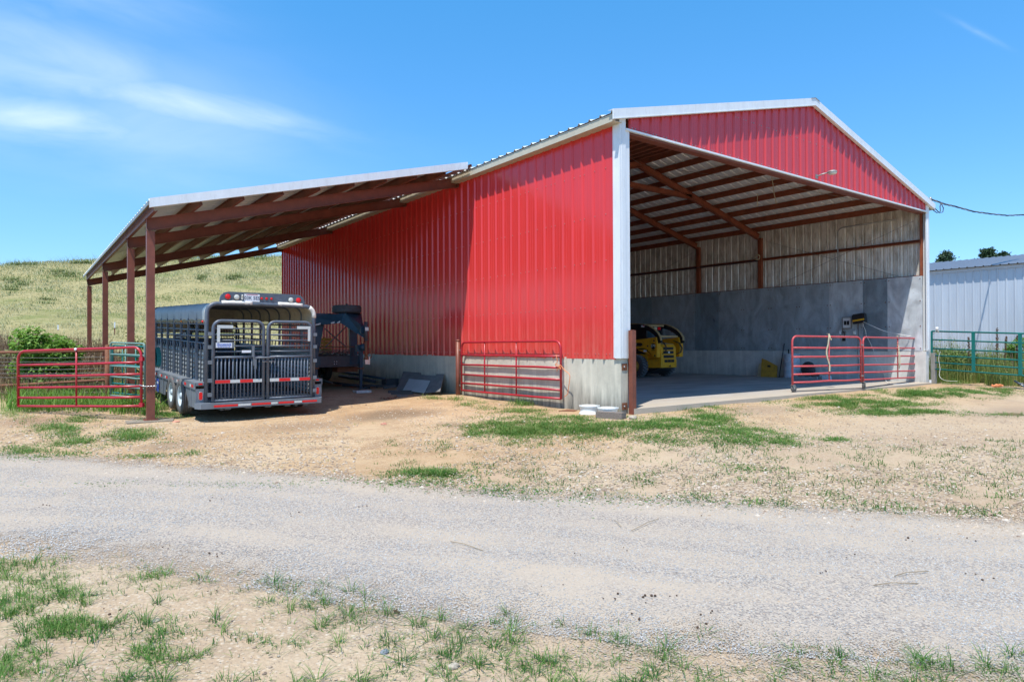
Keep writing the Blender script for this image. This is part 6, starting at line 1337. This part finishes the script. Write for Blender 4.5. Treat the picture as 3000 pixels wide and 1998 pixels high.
for (u,v,ru,rv,n,h,tone) in PATCH:
    for k in range(int(n*4.6)):
        uu, vv = u+ru*R.gauss(0,.72), v+rv*R.gauss(0,.8)
        r2 = ((uu-u)/max(ru,1))**2+((vv-v)/max(rv,1))**2
        if mn.noise(Vector((uu*.022, vv*.11, 0))) + .45*mn.noise(Vector((uu*.08, vv*.3, 5))) < -.01+.20*(r2-.5): continue
        p = ground_at(uu, vv); d_ = (p-CP).length
        for q_ in range(4):
            lx, ly = p.x+R.gauss(0,.13), p.y+R.gauss(0,.13)
            if not inside_block(lx, ly): G.leaf((lx, ly, gz(lx,ly)+bumpz(lx,ly)+.012), R.uniform(.010,.022), (R.uniform(-.4,.4),R.uniform(-.4,.4),1), R.uniform(0,.6))
        if R.random() < .12: tuft(p.x, p.y, 3, h*.8, .12, 1.0, .006, 1.3)
        tuft(p.x, p.y, 5, h*R.uniform(.25,1.0)*(1 if r2 < .6 else .6), .13, max(.15, min(.95, tone+.1+.45*mn.noise(Vector((uu*.03, vv*.1, 9))))), .0055 if d_ < 8 else .008, 1.0)
# scattered weeds in the tan gravel on the right and left
for k in range(2600):
    u = R.uniform(1100, 3100); v = 1290+ (R.random()**1.2)*(170+ (u-1350)*.04)
    m_ = mn.noise(Vector((u*.012, v*.045, 2)))
    if m_ < .08-.22*((u-1100)/1900): continue
    p = ground_at(u, v); tuft(p.x, p.y, 7, .075*R.uniform(.5,1.3), .09, R.choice((.0,.15,.3)), .008, 1.2)
for k in range(420):
    p = ground_at(R.uniform(380,2300), R.uniform(1240,1400)); 
    if R.random() < .5: tuft(p.x, p.y, 6, .05, .05, .3, .006, 1)
# foreground crabgrass tufts, thinning towards the road
for k in range(3400):
    u = R.uniform(-80, 3080); lim = lim_at(u); v = R.uniform(lim, 2090)
    dens = (.75 if u < 500 else .55 if u < 1100 else .5 if u < 2000 else .36) * min(1,(v-lim)/80+.25)
    m_ = mn.noise(Vector((u*.006, v*.012, 5)))
    if R.random() > dens or m_ < -.25: continue
    p = ground_at(u, v); big = R.random() < .16
    tuft(p.x, p.y, R.randint(14,28) if big else R.randint(4,10), (.12 if big else .06)*R.uniform(.6,1.25), .035 if big else .028, R.uniform(.0,.6), .0042, 1.2)
for (u,v,ru,rv,n) in ((90,1680,110,35,50),(200,1840,90,28,55),(150,1740,90,25,30),(420,1700,120,30,24),(60,1955,100,30,26),(30,1770,60,40,30),(480,1925,80,20,16)):
    for k in range(n):
        p = ground_at(u+R.uniform(-ru,ru), v+R.uniform(-rv,rv)); tuft(p.x, p.y, 14, .085*R.uniform(.7,1.2), .045, .5, .0045, 1.0)
tag(G.build('grass', 'grass'), 'short green grass in patches and tufts over the yard', 'grass', kind='stuff')
# dry grass on the hill and weeds at its foot
G = LV()
for k in range(26000):
    az = R.uniform(radians(-4), radians(22)); dist = 22+ (R.random()**.8)*92; x, y = CP.x+sin(az)*dist, CP.y+cos(az)*dist
    if -1 < x < 14 and y < 22: continue
    if y < 15 or (x > -8 and y < 19): continue
    z = gz(x, y); s_ = dist/40; m_ = mn.noise(Vector((x*.12,y*.12,1)))
    tone = max(0,min(1,R.gauss(.62,.2)-(.5 if m_ > .28 else 0)))
    for j in range(3): G.blade((x+R.uniform(-.2,.2)*s_, y+R.uniform(-.2,.2)*s_, z-.03), R.uniform(.10,.28)*min(1.5,.7+s_*.3), R.uniform(0,2*pi), R.uniform(.3,1.3), .022*s_, max(0,min(1,tone+R.uniform(-.12,.12))), 2)
# darker green clumps on the slope
for (u,v,ru,rv) in ((160,803,50,7),(35,855,30,9),(60,838,40,6),(140,888,30,9),(200,812,40,5),(60,780,60,3),(690,818,30,6),(590,820,14,5),(30,826,40,5),(680,820,30,6),(240,775,40,2),(760,760,50,4)):
    for k in range(150):
        uu, vv = u+R.gauss(0,.5)*ru, v+R.gauss(0,.5)*rv; d_ = 60
        # march to the hillside
        P_ = None
        for st_ in range(40):
            q = CP+ray(uu,vv)*(20+st_*2.4)
            if q.z < gz(q.x,q.y): P_ = q; break
        if P_ is None: continue
        s_ = (P_-CP).length/40; G.blade((P_.x,P_.y,gz(P_.x,P_.y)), R.uniform(.2,.55)*s_*.6, R.uniform(0,2*pi), .6, .03*s_, R.uniform(.0,.35), 2)
for k in range(900):   # skyline grasses
    az = R.uniform(radians(-4), radians(20)); dist = R.uniform(100,112); x, y = CP.x+sin(az)*dist, CP.y+cos(az)*dist; m_ = mn.noise(Vector((x*.2,0,3)))
    if m_ < -.1: continue
    for j in range(4): G.blade((x+R.uniform(-.8,.8), y, gz(x,y)-.1), R.uniform(.4,1.3), R.choice((0,pi))+R.uniform(-.4,.4), R.uniform(.2,.8), .06, R.uniform(.1,.7), 2)
tag(G.build('dry_grass', 'grass_dry'), 'tall dry grass covering the hillside behind the barn', 'grass', kind='stuff')
G = LV()
def weed(L_, x, y, h, n, r, tone, lf=.03, up=.6):
    z = gz(x, y)
    for k in range(n):
        a = R.uniform(0,2*pi); rr = r*sqrt(R.random()); hh = h*R.random()**.7; L_.leaf((x+rr*cos(a)*(.5+.5*hh/h), y+rr*sin(a)*(.5+.5*hh/h), z+hh), lf*R.uniform(.6,1.3), (R.uniform(-1,1),R.uniform(-1,1),R.uniform(-.2,1)*up+.3), max(0,min(1,tone+R.uniform(-.35,.35))))
for k in range(520):
    u = R.uniform(-60, 440); d_ = R.uniform(15.6, 25); q = atd(u, 1000, d_); x, y = q.x, q.y
    if x > -6.6: continue
    z = gz(x,y)
    for j in range(16): G.blade((x+R.uniform(-.25,.25), y+R.uniform(-.25,.25), z), R.uniform(.3,1.05 if d_ > 18 else .7), R.uniform(0,2*pi), R.uniform(.05,.5), .012, max(0,min(1,R.gauss(.5,.3))), 3)
    if R.random() < .5: weed(G, x, y, .6, 16, .25, .5, .035)
tag(G.build('tall_weeds', 'leaf_brown'), 'brown and green tall weeds along the foot of the hill', 'weeds', kind='stuff')
# tall green growth behind the red gate
G = LV()
for k in range(330):
    u = R.uniform(30, 470); d_ = R.uniform(13.8, 18.5); q = atd(u, 1000, d_)
    if q.x > -6.7: continue
    for j in range(10): G.blade((q.x+R.uniform(-.15,.15), q.y+R.uniform(-.15,.15), gz(q.x,q.y)), R.uniform(.2,.62), R.uniform(0,2*pi), R.uniform(.2,.9), .014, max(0,min(1,R.gauss(.45,.2))), 3)
for k in range(160):
    q = Vector((R.uniform(-6.3,-3.9), R.uniform(7.5,12.5), 0)) 
    for j in range(7): G.blade((q.x,q.y,gz(q.x,q.y)), R.uniform(.1,.3), R.uniform(0,2*pi), R.uniform(.2,.9), .012, R.uniform(.1,.5), 3)
tag(G.build('lush_grass', 'leaf_bright'), 'lush green grass growing behind the dark red gate', 'grass', kind='stuff')
def bush(name, lab, cx, cy, zc, rx, ry, rz, n, lf, mat, holes=.15, tone=.5, stems=8, seed=1, cat='bush'):
    rr = random.Random(seed); t = thing(name, lab, cat, (cx,cy,gz(cx,cy)), world=True); L_ = LV()
    lobes = [(rr.uniform(-.6,.6)*rx, rr.uniform(-.6,.6)*ry, rr.uniform(-.5,.7)*rz, rr.uniform(.35,.6)) for _ in range(14)]
    for k in range(n):
        lx, ly, lz_, ls = rr.choice(lobes); v = Vector((rr.gauss(0,1),rr.gauss(0,1),rr.gauss(0,1))).normalized()*(rr.random()**.35)*ls
        p = Vector((cx+lx+v.x*rx, cy+ly+v.y*ry, zc+lz_+v.z*rz))
        if p.z < gz(p.x,p.y)+.02: continue
        if mn.noise(p*2.6) < -holes*1.6: continue
        tn = max(0,min(1,tone+.25*mn.noise(p*3)+rr.uniform(-.2,.2))); L_.leaf(p, lf*rr.uniform(.6,1.3), v+Vector((rr.uniform(-.6,.6),rr.uniform(-.6,.6),.5)), tn)
    L_.build('foliage', mat, t); w = MB()
    for k in range(stems): a = rr.uniform(0,2*pi); w.tube([(cx+.05*cos(a),cy+.05*sin(a),gz(cx,cy)-.05),(cx+rx*.35*cos(a),cy+ry*.35*sin(a),(gz(cx,cy)+zc)/2),(cx+rx*.7*cos(a),cy+ry*.7*sin(a),zc+rz*.3*rr.random())], [.02,.014,.006], 5)
    w.build('stem', 'bark', t); return t
q = atd(125,1020,17.2); bush('leafy_bush', 'bright green leafy bush overgrowing the pipe fence on the left', q.x, q.y, .92, .98, .7, .82, 8500, .055, 'leaf_bright', .2, .55, 10, 3)
q = atd(30,1010,19.5); bush('leafy_bush', 'low yellow-green shrub at the left edge below the hillside', q.x, q.y, .7, .9, .6, .5, 2200, .05, 'leaf_mid', .2, .6, 6, 4)
q = atd(395,1000,17.8); bush('leafy_bush', 'small green weed bush between the steel posts and the trailer', q.x, q.y, .95, .35, .4, .7, 1300, .04, 'leaf_mid', .1, .6, 5, 5)
q = atd(2800,1063,22.6); bush('leafy_bush', 'dense green bramble behind the left half of the teal panel', q.x, q.y, .62, .75, .7, .5, 5200, .045, 'leaf_mid', .15, .45, 8, 6)
q = atd(2975,1035,21.0); bush('leafy_bush', 'green leafy weed behind the right upright of the teal panel', q.x, q.y, 1.05, .32, .35, .45, 1600, .045, 'leaf_bright', .1, .5, 5, 7)
# weeds between the teal panel and the shed
G = LV()
for k in range(1500):
    u = R.uniform(2732, 3120); d_ = R.uniform(19.8 if u > 2900 else 21.2, 27); q = atd(u, 1000, d_)
    if q.x < 14.15: continue
    hmax = R.uniform(.5,1.25) if R.random() < .8 else R.uniform(1.0,1.9)
    z = gz(q.x,q.y)
    for j in range(9): G.blade((q.x+R.uniform(-.15,.15), q.y+R.uniform(-.15,.15), z), hmax*R.uniform(.5,1), R.uniform(0,2*pi), R.uniform(.02,.35), .012, max(0,min(1,R.gauss(.62,.25))), 3)
    if R.random() < .35: weed(G, q.x, q.y, hmax*.8, 14, .15, .55, .03)
tag(G.build('yard_weeds', 'leaf_mid'), 'tall yellow-green weeds between the teal panel and the metal shed', 'weeds', kind='stuff')
for i,(u,vt,lb_) in enumerate(((2921,961,'tallest brown dock seed head above the teal panel'),(2838,988,'brown dock seed head just left of the middle upright'),(2948,985,'leaning brown dock seed head left of the right upright'),(2980,982,'brown dock seed head in front of the shed at the right upright'))):
    d_ = 20.9 if u > 2900 else 21.8; q = atd(u,vt,d_); t = thing('dock_stalk', lb_, 'plant', (q.x,q.y,gz(q.x,q.y)), group='brown dock stalks'); hz = q.z-gz(q.x,q.y); w = MB(); ln = .25 if i == 2 else .03
    w.tube([(-ln,0,0),(-ln*.5,0,hz*.5),(0,0,hz)], .008, 5); w.build('stem', 'leaf_brown', t); L_ = LV()
    for k in range(220): f = R.uniform(.55,1); L_.leaf((-ln*(1-f)+R.uniform(-.03,.03)*(1.3-f)*2, R.uniform(-.03,.03), hz*f), .022, (R.uniform(-1,1),R.uniform(-1,1),.3), R.random()*.5)
    L_.build('seed_head', 'leaf_brown', t)
# pines beyond the shed
def pine(cu, vt, hw, vb, lab, seed):
    rr = random.Random(seed); d_ = 130; top = atd(cu, vt, d_); c = atd(cu, 1000, d_); k_ = d_/FPX; rad = hw*k_; dep = (vb-vt)*k_; t = thing('pine_tree', lab, 'tree', (c.x,c.y,-.3), group='pines beyond the shed', world=True)
    w = MB(); w.tube([(c.x,c.y,-.3),(c.x+.2,c.y,top.z*.5),(c.x,c.y,top.z-1)], [.35,.25,.08], 8); L_ = LV()
    lv = 11
    for i in range(lv):
        f = i/(lv-1); z = top.z-.5-f*dep*1.7; r_ = rad*(.30+.85*min(1,f*1.5))*rr.uniform(.75,1.1)
        for b in range(7):
            a = rr.uniform(0,2*pi); L2 = r_*rr.uniform(.55,1.05); e = Vector((c.x+L2*cos(a), c.y+L2*sin(a), z+rr.uniform(-.2,.4))); w.tube([(c.x,c.y,z-.3), e], [.06,.02], 4)
            for j in range(70):
                q = Vector((c.x,c.y,z-.3)).lerp(e, rr.uniform(.45,1.08)); q += Vector((rr.gauss(0,.32),rr.gauss(0,.32),rr.gauss(.1,.18))); L_.leaf(q, .22, (rr.uniform(-1,1),rr.uniform(-1,1),rr.uniform(0,1)), rr.random())
    w.build('trunk', 'bark', t); L_.build('crown', 'leaf_pine', t)
pine(2774,739,30,772,'round-topped pine showing alone above the shed roof nearest the barn',1); pine(2897,728,34,760,'tallest broad pine above the shed roof',2); pine(2941,741,20,760,'small pine touching the right side of the tallest one',3)

# stones: pebbles scattered over dirt and road, real geometry
M['pebble'] = leaf_mat('pebble', (.22,.15,.10), (.38,.29,.20), (.54,.46,.37), 0)
M['pebble_grey'] = leaf_mat('pebble_grey', (.22,.22,.22), (.36,.35,.34), (.50,.48,.45), 0)
def stones(n, region, name, mat, lab, smin, smax):
    vs = []; fs = []; tn = []; rr = random.Random(len(name))
    for k in range(n):
        x, y, s_ = region(rr)
        if x is None: continue
        z = gz(x, y)+bumpz(x,y)+(.008 if 'road' in name else 0); r = s_*rr.uniform(smin, smax)*min(1, .35+sqrt((x-CP.x)**2+(y-CP.y)**2)/11); a = rr.uniform(0,2*pi); ca, sa = cos(a), sin(a); o = len(vs); t_ = rr.random()
        for (px_,py_,pz_) in ((1,0,0),(.3,.9,.1),(-.9,.4,0),(-.6,-.8,.1),(.5,-.8,0),(0,.1,.75),(.3,-.2,.6)):
            q = r*rr.uniform(.75,1.2); vs.append((x+(px_*ca-py_*sa)*q, y+(px_*sa+py_*ca)*q*.8, z+.004+pz_*q*.8)); tn.append(t_)
        fs += [(o,o+1,o+5),(o+1,o+2,o+5),(o+2,o+3,o+5),(o+3,o+6,o+5),(o+3,o+4,o+6),(o+4,o,o+6),(o,o+5,o+6)]
    me = bpy.data.meshes.new(name); me.from_pydata(vs, [], fs); me.materials.append(M[mat]); a = me.attributes.new('tint','FLOAT','POINT'); a.data.foreach_set('value', tn); me.update()
    o = bpy.data.objects.new(name, me); C.objects.link(o); tag(o, lab, 'gravel', kind='stuff')
def reg_tan(rr):
    v = 1195+(rr.random()**.8)*330; u = rr.uniform(0, 3000); lim = 1348+ (u*.053 if u<900 else 47+(u-900)*.065)
    if v > lim or mn.noise(Vector((u*.004, v*.02, 7))) < -.25: return None, None, 0
    p = onz(u, v, -.15); 
    if inside_block(p.x,p.y) or p.y > 12: return None, None, 0
    return p.x, p.y, 1+ (1 if rr.random() < .04 else 0)
def reg_near(rr):
    u = rr.uniform(-50,3050); lim = lim_at(u); v = lim-30+rr.random()*(2100-lim); p = onz(u, v, -.31); return p.x, p.y, .55+(1.2 if rr.random() < .02 else 0)
def reg_road(rr):
    u = rr.uniform(-50,3050); v0 = 1348+ (u*.053 if u<900 else 47+(u-900)*.065)-14; v1 = lim_at(u)+25; v = v0+(rr.random()**.85)*(v1-v0+20); 
    p = onz(u, v, -.30)
    if mn.noise(Vector((p.x*.8,p.y*.8,4))) < -.08 and rr.random() < .75: return None, None, 0
    return p.x, p.y, 1
stones(42000, reg_tan, 'dirt_gravel', 'pebble', 'tan gravel stones scattered over the barn yard', .008, .020)
stones(9000, reg_near, 'verge_gravel', 'pebble', 'small tan stones on the near verge of the road', .006, .013)
stones(60000, reg_road, 'road_gravel', 'pebble_grey', 'grey crushed gravel stones on the road surface', .004, .009)
w = MB(); rr = random.Random(5)
for k in range(34):
    u, v = rr.uniform(100,2950), rr.uniform(1450,1850); p = ground_at(u, v)
    if p.z > -.15: continue
    for j in range(rr.randint(1,4)):
        r = rr.uniform(.004,.010); c = p+Vector((rr.gauss(0,.05), rr.gauss(0,.05), .014)); w.lathe([(.001,0),(r,.3*r),(r*.8,r),(.001,1.2*r)], c, (rr.gauss(0,.2),rr.gauss(0,.2),1), 6)
tag(w.build('clods', 'leaf_brown'), 'dark dung crumbs and clods scattered on the gravel road', 'clods', kind='stuff')
